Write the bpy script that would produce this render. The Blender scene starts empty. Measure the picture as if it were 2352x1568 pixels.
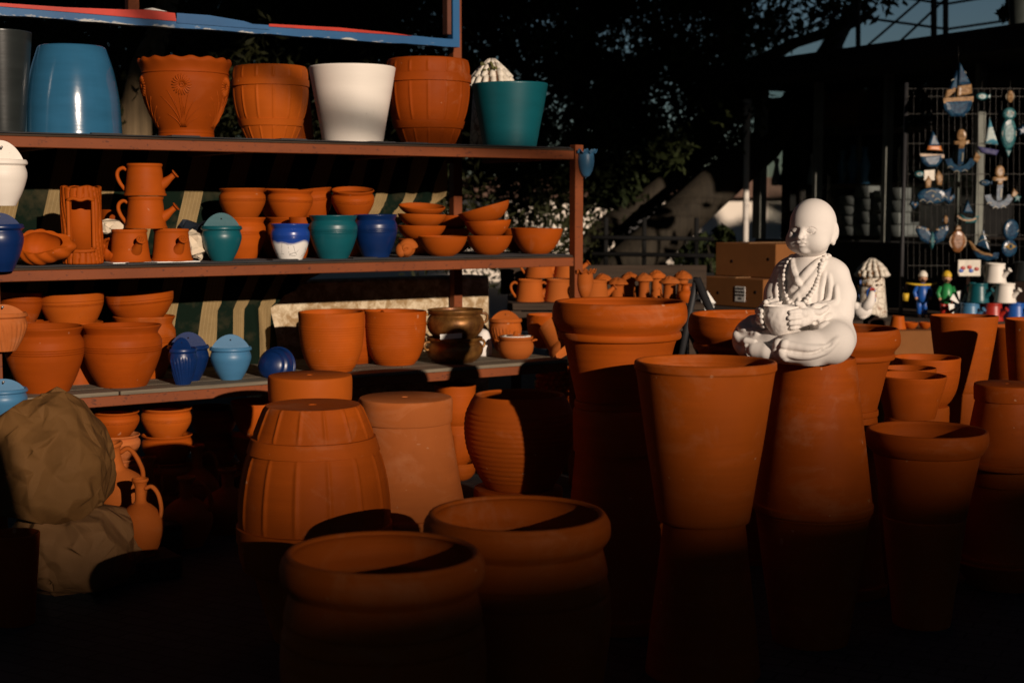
import bpy, math, random
import numpy as np
from mathutils import Vector, Matrix, noise
R_ = math.radians
PI = math.pi
rng = np.random.default_rng(7)
random.seed(7)
scene = bpy.context.scene
col = scene.collection

# ---------------------------------------------------------------- camera, sky, sun, exposure
F = 3300.0          # focal length in units of a 2352 px wide picture (50 mm lens)
HC = 1.12           # camera height
PITCH = math.atan(309/3300)
cam_d = bpy.data.cameras.new('camera')
cam_d.sensor_width = 36; cam_d.lens = 36*F/2352
cam_d.clip_end = 500
cam_d.dof.use_dof = True; cam_d.dof.focus_distance = 4.1; cam_d.dof.aperture_fstop = 4.0
cam = bpy.data.objects.new('camera', cam_d); col.objects.link(cam)
cam.location = (0, 0, HC); cam.rotation_euler = (PI/2-PITCH, 0, 0)
scene.camera = cam

SUN_AZ = R_(28)     # right of straight-behind the camera
SUN_EL = R_(13.0)
w = bpy.data.worlds.new('World'); scene.world = w; w.use_nodes = True
nt = w.node_tree
sky = nt.nodes.new('ShaderNodeTexSky'); sky.sky_type = 'NISHITA'; sky.sun_disc = False
sky.sun_elevation = SUN_EL; sky.sun_rotation = PI - SUN_AZ
sky.air_density = 1.0; sky.dust_density = 0.2; sky.ozone_density = 3.0
nt.links.new(sky.outputs[0], nt.nodes['Background'].inputs[0])
nt.nodes['Background'].inputs[1].default_value = 0.023
sl = bpy.data.lights.new('sun', 'SUN'); sl.energy = 4.15; sl.angle = R_(0.6); sl.color = (1.0, 0.81, 0.65)
so = bpy.data.objects.new('sun', sl); col.objects.link(so)
tosun = Vector((math.sin(SUN_AZ)*math.cos(SUN_EL), -math.cos(SUN_AZ)*math.cos(SUN_EL), math.sin(SUN_EL)))
so.rotation_euler = tosun.to_track_quat('Z', 'Y').to_euler()
scene.view_settings.view_transform = 'Standard'
scene.view_settings.look = 'None'
scene.view_settings.exposure = 0.0
scene.view_settings.gamma = 1.0

# ---------------------------------------------------------------- placing
CP, SP = math.cos(PITCH), math.sin(PITCH)
def W(px, py, d):
    x = (px-1176)/F; y = (784-py)/F
    vy = CP+SP*y; vz = -SP+CP*y
    return Vector((d*x/vy, d, HC+d*vz/vy))
RA = np.array([-1.604, 4.5]); RU = np.array([1.841, 1.215]); RU = RU/np.linalg.norm(RU)
RN = np.array([-RU[1], RU[0]])           # away from the camera
def rk(px, t, py=500):
    """point on the rack, t metres behind its front edge, seen in column px"""
    k = W(px, py, 1.0).x
    P0 = RA + t*RN
    s = (k*P0[1]-P0[0])/(RU[0]-k*RU[1])
    P = P0 + s*RU
    return float(P[0]), float(P[1])
RANG = math.atan2(RU[1], RU[0])
ZS = {'top': 1.354, 'mid': 0.933, 'low': 0.515, 'gnd': 0.0}

# ---------------------------------------------------------------- objects
def tag(o, label=None, cat=None, group=None, kind=None):
    if label: o['label'] = label
    if cat: o['category'] = cat
    if group: o['group'] = group
    if kind: o['kind'] = kind
    return o
def empty(name, label, cat, loc=(0, 0, 0), rot=(0, 0, 0), group=None):
    o = bpy.data.objects.new(name, None); col.objects.link(o)
    o.location = loc; o.rotation_euler = rot; o.empty_display_size = .1
    return tag(o, label, cat, group)
class MB:
    def __init__(s): s.v = []; s.f = []; s.n = 0
    def add(s, v, f, M=None):
        v = np.asarray(v, float).reshape(-1, 3)
        if M is not None:
            A = np.array(M); v = v@A[:3, :3].T + A[:3, 3]
        s.v.append(v); n = s.n
        s.f.extend([tuple(int(i)+n for i in q) for q in f]); s.n += len(v)
        return s
    def build(s, name, mat, parent=None, loc=None, rot=None, smooth=True, sharp=None):
        me = bpy.data.meshes.new(name)
        me.from_pydata(np.concatenate(s.v).tolist(), [], s.f)
        if smooth:
            me.polygons.foreach_set('use_smooth', [True]*len(me.polygons))
            if sharp: me.set_sharp_from_angle(angle=R_(sharp))
        me.materials.append(mat)
        o = bpy.data.objects.new(name, me); col.objects.link(o)
        if parent: o.parent = parent
        if loc is not None: o.location = loc
        if rot is not None: o.rotation_euler = rot
        return o
    def lathe(s, prof, seg=48, mod=None, skip=None, M=None, flip=False):
        P = np.array(prof, float); n = len(P)
        a = np.arange(seg)*2*PI/seg
        A, Rr = np.meshgrid(a, P[:, 0]); _, Z = np.meshgrid(a, P[:, 1])
        dx = dy = 0
        if mod is not None: Rr, Z = mod(A, Rr, Z)
        V = np.stack([Rr*np.cos(A), Rr*np.sin(A), Z], -1).reshape(-1, 3)
        i, j = np.meshgrid(np.arange(n-1), np.arange(seg), indexing='ij')
        j2 = (j+1) % seg
        Q = np.stack([i*seg+j, i*seg+j2, (i+1)*seg+j2, (i+1)*seg+j], -1)
        if skip is not None:
            keep = ~skip(A[:-1], Z[:-1]); Q = Q[keep]
        return s.add(V, Q.reshape(-1, 4), M)
    def tube(s, pts, rad, seg=10, M=None, caps=True):
        pts = [Vector(p) for p in pts]; n = len(pts)
        if not hasattr(rad, '__len__'): rad = [rad]*n
        rad = [float(r) for r in rad]
        V = []; up = None
        for i, p in enumerate(pts):
            t = (pts[min(i+1, n-1)]-pts[max(i-1, 0)]).normalized()
            if up is None:
                up = Vector((0, 0, 1)) if abs(t.z) < .9 else Vector((0, 1, 0))
            a = t.cross(up).normalized(); b = a.cross(t).normalized(); up = b
            for k in range(seg):
                q = 2*PI*k/seg
                V.append(p + rad[i]*(math.cos(q)*a+math.sin(q)*b))
        Fs = []
        for i in range(n-1):
            for k in range(seg):
                k2 = (k+1) % seg
                Fs.append((i*seg+k, i*seg+k2, (i+1)*seg+k2, (i+1)*seg+k))
        if caps:
            Fs.append(tuple(range(seg-1, -1, -1))); Fs.append(tuple((n-1)*seg+k for k in range(seg)))
        return s.add(V, Fs, M)
    def box(s, c, d, M=None, bev=0.0):
        x, y, z = d[0]/2, d[1]/2, d[2]/2
        b = min(bev, x*.45, y*.45, z*.45)
        if b <= 0:
            V = [(i*x, j*y, k*z) for i in (-1, 1) for j in (-1, 1) for k in (-1, 1)]
            Fs = [(0, 1, 3, 2), (4, 6, 7, 5), (0, 4, 5, 1), (2, 3, 7, 6), (0, 2, 6, 4), (1, 5, 7, 3)]
        else:
            V = []; idx = {}
            for i in (-1, 1):
                for j in (-1, 1):
                    for k in (-1, 1):
                        idx[i, j, k, 0] = len(V); V.append((i*x, j*(y-b), k*(z-b)))
                        idx[i, j, k, 1] = len(V); V.append((i*(x-b), j*y, k*(z-b)))
                        idx[i, j, k, 2] = len(V); V.append((i*(x-b), j*(y-b), k*z))
            Fs = []
            g = lambda i, j, k, a: idx[i, j, k, a]
            for i in (-1, 1):
                q = [g(i, -1, -1, 0), g(i, 1, -1, 0), g(i, 1, 1, 0), g(i, -1, 1, 0)]; Fs.append(q if i > 0 else q[::-1])
                q = [g(-1, i, -1, 1), g(1, i, -1, 1), g(1, i, 1, 1), g(-1, i, 1, 1)]; Fs.append(q[::-1] if i > 0 else q)
                q = [g(-1, -1, i, 2), g(1, -1, i, 2), g(1, 1, i, 2), g(-1, 1, i, 2)]; Fs.append(q if i > 0 else q[::-1])
                for j in (-1, 1):
                    q = [g(i, j, -1, 0), g(i, j, 1, 0), g(i, j, 1, 1), g(i, j, -1, 1)]; Fs.append(q if i*j < 0 else q[::-1])
                    q = [g(i, -1, j, 0), g(i, 1, j, 0), g(i, 1, j, 2), g(i, -1, j, 2)]; Fs.append(q if i*j > 0 else q[::-1])
                    q = [g(-1, i, j, 1), g(1, i, j, 1), g(1, i, j, 2), g(-1, i, j, 2)]; Fs.append(q if i*j < 0 else q[::-1])
                    for k in (-1, 1):
                        q = [g(i, j, k, 0), g(i, j, k, 1), g(i, j, k, 2)]; Fs.append(q if i*j*k > 0 else q[::-1])
        V = [(p[0]+c[0], p[1]+c[1], p[2]+c[2]) for p in V]
        return s.add(V, Fs, M)
    def ell(s, c, r, M=None, nu=16, nv=10):
        if not hasattr(r, '__len__'): r = (r, r, r)
        V = [(0, 0, -1)]
        for i in range(1, nv):
            b = -PI/2+PI*i/nv
            for j in range(nu):
                a = 2*PI*j/nu; V.append((math.cos(b)*math.cos(a), math.cos(b)*math.sin(a), math.sin(b)))
        V.append((0, 0, 1)); Fs = []
        for j in range(nu): Fs.append((0, 1+(j+1) % nu, 1+j))
        for i in range(nv-2):
            for j in range(nu):
                j2 = (j+1) % nu; a = 1+i*nu; b = a+nu
                Fs.append((a+j, a+j2, b+j2, b+j))
        a = 1+(nv-2)*nu
        for j in range(nu): Fs.append((a+j, a+(j+1) % nu, len(V)-1))
        V = np.array(V)*np.array(r)+np.array(c)
        return s.add(V, Fs, M)
    def prism(s, poly, th, M=None):
        """poly in the XZ plane, thickness th along Y, centred"""
        n = len(poly)
        V = [(x, -th/2, z) for x, z in poly]+[(x, th/2, z) for x, z in poly]
        Fs = [tuple(range(n)), tuple(range(2*n-1, n-1, -1))]
        for i in range(n):
            j = (i+1) % n; Fs.append((j, i, n+i, n+j))
        return s.add(V, Fs, M)
def facet_mesh(n, seed, amp, shape, e=3.2):
    """crumpled sheet: irregular flat facets over a rounded block"""
    import bmesh
    r = np.random.default_rng(seed); P = r.normal(size=(n*3, 3)); P /= np.linalg.norm(P, axis=1)[:, None]
    keep = []
    for p in P:
        q = noise.noise(Vector(p)*1.7+Vector((seed, 0, 0)))
        if r.random() < .45+.9*q: keep.append(p)
        if len(keep) >= n: break
    P = np.array(keep); bm = bmesh.new()
    for p in P: bm.verts.new(p)
    bmesh.ops.convex_hull(bm, input=bm.verts[:])
    vs = [v for v in bm.verts if v.link_faces]; ix = {v: i for i, v in enumerate(vs)}
    fs = [tuple(ix[v] for v in f.verts) for f in bm.faces if all(v in ix for v in f.verts)]; V = []
    for v in vs:
        p = v.co.copy(); L = (abs(p.x)**e+abs(p.y)**e+abs(p.z)**e)**(1/e)
        b = p/L*(1+amp*(r.random()-.5)*2+amp*1.6*noise.noise(p*1.9+Vector((0, seed, 0))))
        V.append(shape(b))
    bm.free(); V = np.array(V); V[:, 2] -= V[:, 2].min(); return V, fs
def T(x=0, y=0, z=0, rx=0, ry=0, rz=0, s=1):
    M = Matrix.Translation((x, y, z)) @ Matrix.Rotation(rz, 4, 'Z') @ Matrix.Rotation(ry, 4, 'Y') @ Matrix.Rotation(rx, 4, 'X')
    if hasattr(s, '__len__'): M = M @ Matrix.Diagonal((s[0], s[1], s[2], 1))
    elif s != 1: M = M @ Matrix.Scale(s, 4)
    return M
def catmull(P, n=4):
    P = [np.array(p, float) for p in P]; out = []
    for i in range(len(P)-1):
        p1, p2 = P[i], P[i+1]
        if np.allclose(p1, p2): continue
        p0 = P[i-1] if i > 0 and not np.allclose(P[i-1], p1) else 2*p1-p2
        p3 = P[i+2] if i+2 < len(P) and not np.allclose(P[i+2], p2) else 2*p2-p1
        for k in range(n):
            t = k/n
            out.append(.5*((2*p1)+(-p0+p2)*t+(2*p0-5*p1+4*p2-p3)*t*t+(-p0+3*p1-3*p2+p3)*t**3))
    out.append(P[-1]); return out

# ---------------------------------------------------------------- materials
class N:
    def __init__(s, name):
        s.m = bpy.data.materials.new(name); s.m.use_nodes = True
        s.t = s.m.node_tree; s.p = s.t.nodes['Principled BSDF']
        s.tc = s.t.nodes.new('ShaderNodeTexCoord'); s.oi = s.t.nodes.new('ShaderNodeObjectInfo')
        a = s.n('ShaderNodeVectorMath', operation='SCALE'); s.l(s.oi.outputs['Random'], a.inputs['Scale'])
        a.inputs[0].default_value = (37.1, 21.3, 53.7)
        b = s.n('ShaderNodeVectorMath', operation='ADD'); s.l(s.tc.outputs['Object'], b.inputs[0]); s.l(a.outputs[0], b.inputs[1])
        s.co = b.outputs[0]
    def n(s, t, **k):
        x = s.t.nodes.new(t)
        for a, b in k.items(): setattr(x, a, b)
        return x
    def l(s, a, b): s.t.links.new(a, b)
    def noise(s, scale, detail=3, rough=.5, st=(1, 1, 1), dist=0, co=None):
        m = s.n('ShaderNodeMapping'); m.inputs['Scale'].default_value = st
        s.l(co or s.co, m.inputs[0])
        x = s.n('ShaderNodeTexNoise'); x.inputs['Scale'].default_value = scale
        x.inputs['Detail'].default_value = detail; x.inputs['Roughness'].default_value = rough
        x.inputs['Distortion'].default_value = dist
        s.l(m.outputs[0], x.inputs['Vector']); return x.outputs['Fac']
    def ramp(s, fac, stops):
        r = s.n('ShaderNodeValToRGB'); e = r.color_ramp.elements
        while len(e) < len(stops): e.new(.5)
        for q, (p, c) in zip(e, stops):
            q.position = p; q.color = (c, c, c, 1) if not hasattr(c, '__len__') else tuple(c)+(1,)
        s.l(fac, r.inputs[0]); return r.outputs[0]
    def mix(s, fac, a, b, mode='MIX'):
        x = s.n('ShaderNodeMix', data_type='RGBA', blend_type=mode)
        for v, i in ((fac, 0), (a, 6), (b, 7)):
            if hasattr(v, 'is_linked'): s.l(v, x.inputs[i])
            elif hasattr(v, '__len__'): x.inputs[i].default_value = tuple(v)+(1,)
            else: x.inputs[i].default_value = v
        return x.outputs[2]
    def bump(s, h, strength=.3, dist=.002, prev=None):
        b = s.n('ShaderNodeBump'); b.inputs['Strength'].default_value = strength; b.inputs['Distance'].default_value = dist
        s.l(h, b.inputs['Height'])
        if prev is not None: s.l(prev, b.inputs['Normal'])
        return b.outputs[0]
    def fin(s, colr=None, rough=.8, normal=None, metal=0, spec=.4, coat=0):
        if colr is not None:
            if hasattr(colr, 'is_linked'): s.l(colr, s.p.inputs['Base Color'])
            else: s.p.inputs['Base Color'].default_value = tuple(colr)+(1,)
        if hasattr(rough, 'is_linked'): s.l(rough, s.p.inputs['Roughness'])
        else: s.p.inputs['Roughness'].default_value = rough
        if normal is not None: s.l(normal, s.p.inputs['Normal'])
        s.p.inputs['Metallic'].default_value = metal
        s.p.inputs['Specular IOR Level'].default_value = spec
        if coat: s.p.inputs['Coat Weight'].default_value = coat; s.p.inputs['Coat Roughness'].default_value = .08
        return s.m
def terracotta(name, c, dust=.15, rough=.75, streak=.5, dustcol=(.50, .22, .11)):
    n = N(name)
    big = n.noise(5, 3, .55); st = n.noise(3.0, 4, .6, (1, 1, 16)); fine = n.noise(420, 2); spk = n.noise(60, 2, .5)
    dark = tuple(v*.80 for v in c); lite = tuple(min(1, v*1.14) for v in c)
    a = n.mix(n.ramp(big, [(.35, 0), (.65, 1)]), dark, lite)
    a = n.mix(n.ramp(st, [(.38, 0), (.62, streak)]), a, tuple(v*.83 for v in c))
    d = n.noise(7, 5, .65, (1, 1, 1.6), .6)
    a = n.mix(n.ramp(d, [(.60-dust*.35, 0), (.80-dust*.3, min(1, dust*2.2))]), a, dustcol)
    a = n.mix(n.ramp(spk, [(.70, 0), (.74, .35)]), a, tuple(v*.62 for v in c))
    a = n.mix(n.ramp(n.noise(38, 1, .5), [(.77, 0), (.79, .55)]), a, (.55, .30, .17))
    rv = n.n('ShaderNodeMath', operation='FRACT'); rm = n.n('ShaderNodeMath', operation='MULTIPLY'); n.l(n.oi.outputs['Random'], rm.inputs[0]); rm.inputs[1].default_value = 7.31; n.l(rm.outputs[0], rv.inputs[0])
    a = n.mix(n.ramp(rv.outputs[0], [(0, 0), (1, .42)]), a, tuple(v*.66 for v in c))
    a = n.mix(n.ramp(n.oi.outputs['Random'], [(.45, 0), (1, .28)]), a, (c[0]*1.18, c[1]*1.55, c[2]*2.6))
    bl = n.noise(3.3, 5, .7, (1, 1, .7), 1.0)
    a = n.mix(n.ramp(bl, [(.60, 0), (.74, .22)]), a, (.46, .25, .14))
    b = n.bump(n.noise(2.2, 3, .6, (1, 1, 60)), .22, .0012); b = n.bump(fine, .25, .0006, b)
    r = n.ramp(n.noise(9, 3), [(.3, rough-.1), (.7, rough+.08)])
    return n.fin(a, r, b, spec=.09)
def glaze(name, c, rough=.25, coat=0.0, spec=.5, var=.12):
    n = N(name)
    a = n.mix(n.ramp(n.noise(4, 4, .6, (1, 1, 6)), [(.3, 0), (.7, 1)]), tuple(v*(1-var) for v in c), tuple(min(1, v*(1+var)) for v in c))
    a = n.mix(n.ramp(n.noise(75, 2), [(.74, 0), (.76, .5)]), a, tuple(v*.5 for v in c))
    b = n.bump(n.noise(2.5, 3, .5, (1, 1, 30)), .16, .001); b = n.bump(n.noise(90, 3), .12, .0008, b)
    return n.fin(a, rough, b, spec=spec, coat=coat)
def plain(name, c, rough=.8, spec=.3, var=.25, sc=8, metal=0, bs=60, bst=.3, bd=.001):
    n = N(name)
    a = n.mix(n.ramp(n.noise(sc, 4, .6), [(.3, 0), (.7, 1)]), tuple(v*(1-var) for v in c), tuple(min(1, v*(1+var)) for v in c))
    return n.fin(a, rough, n.bump(n.noise(bs, 4, .6), bst, bd), spec=spec, metal=metal)

TC = terracotta('terracotta_smooth', (.375, .070, .0045), .05, .62, .35)
TC2 = terracotta('terracotta_deep', (.30, .052, .003), .04, .6, .45)
TCP = terracotta('terracotta_pale_unglazed', (.375, .088, .012), .12, .82, .3)
TCD = terracotta('terracotta_dusty', (.46, .128, .030), .30, .82, .45, (.55, .22, .10))
TCB = terracotta('terracotta_big_pots', (.35, .066, .0042), .15, .66, .75)
TCO = terracotta('terracotta_old_base', (.20, .09, .05), .45, .9, .4, (.40, .30, .24))
WHT = glaze('white_matt_glaze', (.76, .71, .64), .55, var=.03)
SKYB = glaze('sky_blue_glaze', (.045, .155, .29), .42, var=.08)
BLUG = glaze('deep_blue_gloss_glaze', (.022, .105, .20), .16, .6, var=.1)
TEAL = glaze('teal_glaze', (.003, .078, .098), .38, var=.1)
NAVY = glaze('royal_blue_glaze', (.002, .018, .092), .34, var=.15)
DARKG = glaze('charcoal_glaze', (.018, .022, .022), .3, var=.2)
PLAS = plain('white_plaster', (.755, .71, .665), .8, .25, .035, 12, bs=150, bst=.2, bd=.0008)
BLACKR = plain('black_rubber_mat', (.03, .03, .032), .85, bs=30)
WOODG = None
def wood_mat(name, c, ax=0, sc=3.0):
    n = N(name); st = [30, 30, 30]; st[ax] = 1.2
    g = n.noise(sc, 5, .65, tuple(st), .3)
    a = n.mix(n.ramp(g, [(.3, 0), (.7, 1)]), tuple(v*.6 for v in c), tuple(v*1.3 for v in c))
    a = n.mix(n.ramp(n.noise(6, 3), [(.5, 0), (.7, .4)]), a, tuple(v*.55 for v in c))
    return n.fin(a, .85, n.bump(g, .5, .002), spec=.25)
WOODG = wood_mat('grey_weathered_plank', (.17, .14, .10))
WOODD = wood_mat('dark_wood', (.045, .030, .020))
def iron_mat():
    n = N('red_oxide_painted_iron'); c = (.18, .045, .012)
    a = n.mix(n.ramp(n.noise(5, 4, .6), [(.3, 0), (.7, 1)]), tuple(v*.82 for v in c), tuple(v*1.12 for v in c))
    a = n.mix(n.ramp(n.noise(90, 3, .7, (.5, .5, 1)), [(.60, 0), (.66, .75)]), a, (.06, .018, .010))
    a = n.mix(n.ramp(n.noise(16, 5, .7), [(.66, 0), (.72, .8)]), a, (.10, .035, .02))
    return n.fin(a, .6, n.bump(n.noise(60, 3), .2, .001), spec=.22)
IRON = iron_mat()
DSTEEL = plain('dark_steel', (.02, .02, .022), .55, .3)
BLACKF = plain('black_void_lining', (.012, .012, .012), .9, .1)
def peel_mat():
    n = N('blue_peeling_frame_paint')
    z = n.n('ShaderNodeSeparateXYZ'); n.l(n.tc.outputs['Object'], z.inputs[0])
    a = n.mix(n.ramp(n.noise(4, 3), [(.3, 0), (.7, 1)]), (.006, .065, .18), (.011, .10, .25))
    e = n.noise(26, 5, .7, (.35, 1, 1))
    m = n.n('ShaderNodeMath', operation='MULTIPLY_ADD'); n.l(z.outputs[2], m.inputs[0]); m.inputs[1].default_value = -9.0
    n.l(e, m.inputs[2])
    a = n.mix(n.ramp(m.outputs[0], [(.64, 0), (.72, 1)]), a, (.42, .42, .39))
    return n.fin(a, .5, n.bump(e, .4, .002))
PEEL = peel_mat()
REDB = plain('red_banner_vinyl', (.42, .022, .007), .5, .4, .15)
WHTV = plain('white_vinyl_scrap', (.75, .74, .70), .5, .3, .05)
def stripe_mat():
    n = N('green_and_cream_striped_awning_cloth')
    x = n.n('ShaderNodeSeparateXYZ'); n.l(n.tc.outputs['UV'], x.inputs[0])
    def band(v, per, lo, hi, off=0.0):
        m = n.n('ShaderNodeMath', operation='MULTIPLY_ADD'); n.l(v, m.inputs[0]); m.inputs[1].default_value = 1/per; m.inputs[2].default_value = off
        f = n.n('ShaderNodeMath', operation='FRACT'); n.l(m.outputs[0], f.inputs[0])
        return n.ramp(f.outputs[0], [(lo, 0), (lo+.004, 1), (hi, 1), (hi+.004, 0)])
    s1 = band(x.outputs[0], .172, .06, .50)
    a = n.mix(s1, (.003, .009, .005), (.23, .16, .072))
    ln = band(x.outputs[0], .0145, .1, .2)
    m = n.n('ShaderNodeMath', operation='MULTIPLY'); n.l(s1, m.inputs[0]); n.l(ln, m.inputs[1])
    m2 = n.n('ShaderNodeMath', operation='MULTIPLY'); n.l(m.outputs[0], m2.inputs[0]); m2.inputs[1].default_value = .5
    a = n.mix(m2.outputs[0], a, (.42, .32, .17))
    a = n.mix(n.ramp(n.noise(9, 5, .65), [(.5, 0), (.75, .45)]), a, (.08, .06, .03))
    return n.fin(a, .9, n.bump(n.noise(300, 2), .2, .0006), spec=.1)
STRIPE = stripe_mat()
def stone_mat():
    n = N('mottled_cream_stone')
    a = n.mix(n.ramp(n.noise(22, 6, .7, dist=.5), [(.42, 0), (.62, 1)]), (.30, .20, .10), (.62, .52, .36))
    return n.fin(a, .9, n.bump(n.noise(18, 6, .7), .5, .006), spec=.2)
STONE = stone_mat()
CARD = plain('brown_cardboard', (.20, .078, .022), .85, .2, .12, 5, bs=25, bst=.15)
def paper_mat(name, c):
    n = N(name)
    a = n.mix(n.ramp(n.noise(6, 4), [(.3, 0), (.7, 1)]), tuple(v*.85 for v in c), tuple(v*1.1 for v in c))
    v = n.n('ShaderNodeTexVoronoi', feature='DISTANCE_TO_EDGE'); v.inputs['Scale'].default_value = 7
    nv_ = n.n('ShaderNodeTexNoise'); nv_.inputs['Scale'].default_value = 6; n.l(n.co, nv_.inputs['Vector'])
    mx_ = n.mix(.22, n.co, nv_.outputs['Color']); n.l(mx_, v.inputs['Vector'])
    b = n.bump(n.ramp(v.outputs['Distance'], [(0, 0), (.30, 1)]), .55, .012)
    v2 = n.n('ShaderNodeTexVoronoi', feature='F1'); v2.inputs['Scale'].default_value = 17; n.l(mx_, v2.inputs['Vector']); b = n.bump(v2.outputs['Distance'], .3, .005, b)
    b = n.bump(n.noise(9, 6, .6, dist=1.2), .3, .008, b); b = n.bump(n.noise(150, 2), .15, .0008, b)
    return n.fin(a, .75, b, spec=.10)
BAGM = paper_mat('brown_kraft_paper', (.120, .058, .018))
BAGL = paper_mat('light_kraft_paper', (.17, .088, .036))
CRUM = paper_mat('cream_crumpled_paper', (.66, .56, .42))
BARK = wood_mat('tan_tree_bark', (.17, .12, .065), 2, 1.6)
BARKD = wood_mat('dark_tree_bark', (.030, .024, .016), 2, 1.6)
def leaf_mat(name, c1, c2):
    n = N(name)
    g = n.n('ShaderNodeNewGeometry')
    f = n.noise(1.3, 4, .6, co=n.tc.outputs['Object'])
    a = n.mix(n.ramp(f, [(.35, 0), (.65, 1)]), c1, c2)
    n.fin(a, .7, spec=.15)
    return n.m
LEAF1 = leaf_mat('dark_conifer_foliage', (.012, .015, .005), (.026, .028, .009))
LEAF2 = leaf_mat('dark_leafy_foliage', (.016, .024, .008), (.036, .047, .014))
LEAF3 = leaf_mat('shade_caster_foliage', (.03, .05, .015), (.05, .08, .02))
GOLD = None
def bronze_mat():
    n = N('burnished_bronze_glaze')
    a = n.mix(n.ramp(n.noise(14, 5, .65), [(.35, 0), (.65, 1)]), (.09, .033, .008), (.29, .135, .032))
    return n.fin(a, .42, n.bump(n.noise(35, 4), .45, .003), metal=.55, spec=.5)
BRONZE = bronze_mat()
def crackle_mat():
    n = N('blue_to_white_crackle_glaze')
    x = n.n('ShaderNodeSeparateXYZ'); n.l(n.tc.outputs['Generated'], x.inputs[0])
    m = n.n('ShaderNodeMath', operation='MULTIPLY_ADD'); n.l(n.noise(9, 2, .4), m.inputs[0]); m.inputs[1].default_value = -.9
    n.l(x.outputs[2], m.inputs[2])
    f = n.ramp(m.outputs[0], [(-0.0+.0, 0), (.06, 1)])
    mm = n.n('ShaderNodeMath', operation='ADD'); n.l(m.outputs[0], mm.inputs[0]); mm.inputs[1].default_value = .10
    f = n.ramp(mm.outputs[0], [(.03, 0), (.13, 1)])
    v = n.n('ShaderNodeTexVoronoi', feature='DISTANCE_TO_EDGE'); v.inputs['Scale'].default_value = 34
    n.l(n.co, v.inputs['Vector'])
    cr = n.ramp(v.outputs['Distance'], [(.0, 1), (.035, 0)])
    gate = n.ramp(n.noise(30, 2), [(.44, 0), (.52, 1)])
    g2 = n.n('ShaderNodeMath', operation='MULTIPLY'); n.l(cr, g2.inputs[0]); n.l(gate, g2.inputs[1])
    wh = n.mix(g2.outputs[0], (.78, .76, .72), (.03, .03, .03))
    a = n.mix(f, wh, (.010, .045, .26))
    return n.fin(a, .28, spec=.5)
CRACK = crackle_mat()

# ---------------------------------------------------------------- pot profiles (r and z as fractions of rim radius and height)
PROF = {
 'belly': [(.60, 0), (.62, .02), (.80, .24), (.94, .47), (.985, .575), (.990, .590), (.968, .597), (.993, .604), (.996, .625), (.972, .632), (1.0, .639), (1.0, .66), (.976, .667), (1.002, .674), (1.0, .74), (.985, .79), (.93, .85), (.90, .88), (.90, .89), (.93, .93), (.985, .985), (1.0, 1)],
 'cone': [(.68, 0), (.70, .015), (.80, .35), (.90, .66), (.985, .95), (1.0, 1)],
 'tall': [(.64, 0), (.66, .012), (.74, .25), (.83, .50), (.91, .75), (.97, .93), (.985, .955), (1.0, .965), (1.0, 1)],
 'planter': [(.62, 0), (.66, .0), (.66, .06), (.64, .07), (.64, .08), (.72, .32), (.80, .56), (.845, .655), (.845, .655), (.90, .665), (.915, .69), (.905, .725), (.88, .735), (.88, .735), (.93, .78), (.985, .83), (1.0, .89), (.99, .96), (.97, 1)],
 'rimpot': [(.66, 0), (.67, .01), (.78, .4), (.87, .74), (.875, .75), (.90, .76), (.94, .80), (.985, .86), (1.0, .93), (.985, 1)],
 'ribbed': [(.60, 0), (.63, .02), (.78, .16), (.90, .36), (.96, .58), (.985, .75), (.985, .80), (.99, .9), (1.0, .97), (1.0, 1)],
 'round': [(.60, 0), (.64, .03), (.80, .2), (.95, .42), (1.0, .62), (.98, .80), (.90, .93), (.83, 1)],
 'footed': [(.70, 0), (.73, .01), (.74, .06), (.73, .19), (.715, .20), (.70, .205), (.70, .205), (.76, .40), (.83, .62), (.91, .84), (.95, .93), (.985, .94), (1.0, .96), (1.0, 1)],
 'bulge': [(.70, 0), (.74, .03), (.90, .25), (1.0, .5), (1.0, .66), (.98, .68), (.99, .70), (.96, .75), (.97, .77), (.935, .83), (.915, .865), (.93, .88), (.985, .91), (1.0, .945), (.985, .98), (.95, 1)],
 'bowl': [(.42, 0), (.44, .01), (.62, .16), (.80, .42), (.93, .72), (.985, .94), (1.0, 1)],
 'wbowl': [(.60, 0), (.62, .02), (.76, .22), (.90, .50), (.95, .64), (.958, .665), (.935, .675), (.962, .685), (.966, .70), (.943, .71), (.970, .72), (.982, .80), (.958, .81), (.984, .82), (.988, .86), (.995, .97), (1.0, 1)],
 'barrel': [(.60, 0), (.68, .09), (.765, .195), (.765, .195), (.795, .198), (.795, .198), (.850, .285), (.850, .285), (.825, .288), (.825, .288), (.90, .42), (.95, .58), (.965, .74), (.965, .74), (1.0, .743), (1.0, .743), (.995, .838), (.995, .838), (.962, .841), (.962, .841), (.955, .92), (.93, 1)],
 'flower': [(.58, 0), (.60, .01), (.605, .05), (.59, .055), (.605, .08), (.59, .085), (.60, .11), (.60, .12), (.76, .30), (.90, .52), (.955, .68), (.955, .76), (.925, .825), (.925, .825), (.945, .83), (.945, .845), (.93, .85), (.95, .90), (1.0, .97), (.99, 1)],
 'vase': [(.52, 0), (.55, .02), (.80, .3), (.97, .58), (1.0, .72), (.96, .82), (.93, .87), (.96, .90), (1.02, .92), (1.03, .96), (1.0, 1)],
 'casserole': [(.60, 0), (.70, .03), (.92, .25), (1.0, .50), (.98, .68), (.90, .80), (.89, .84), (.96, .92), (.98, 1)],
}
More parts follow.
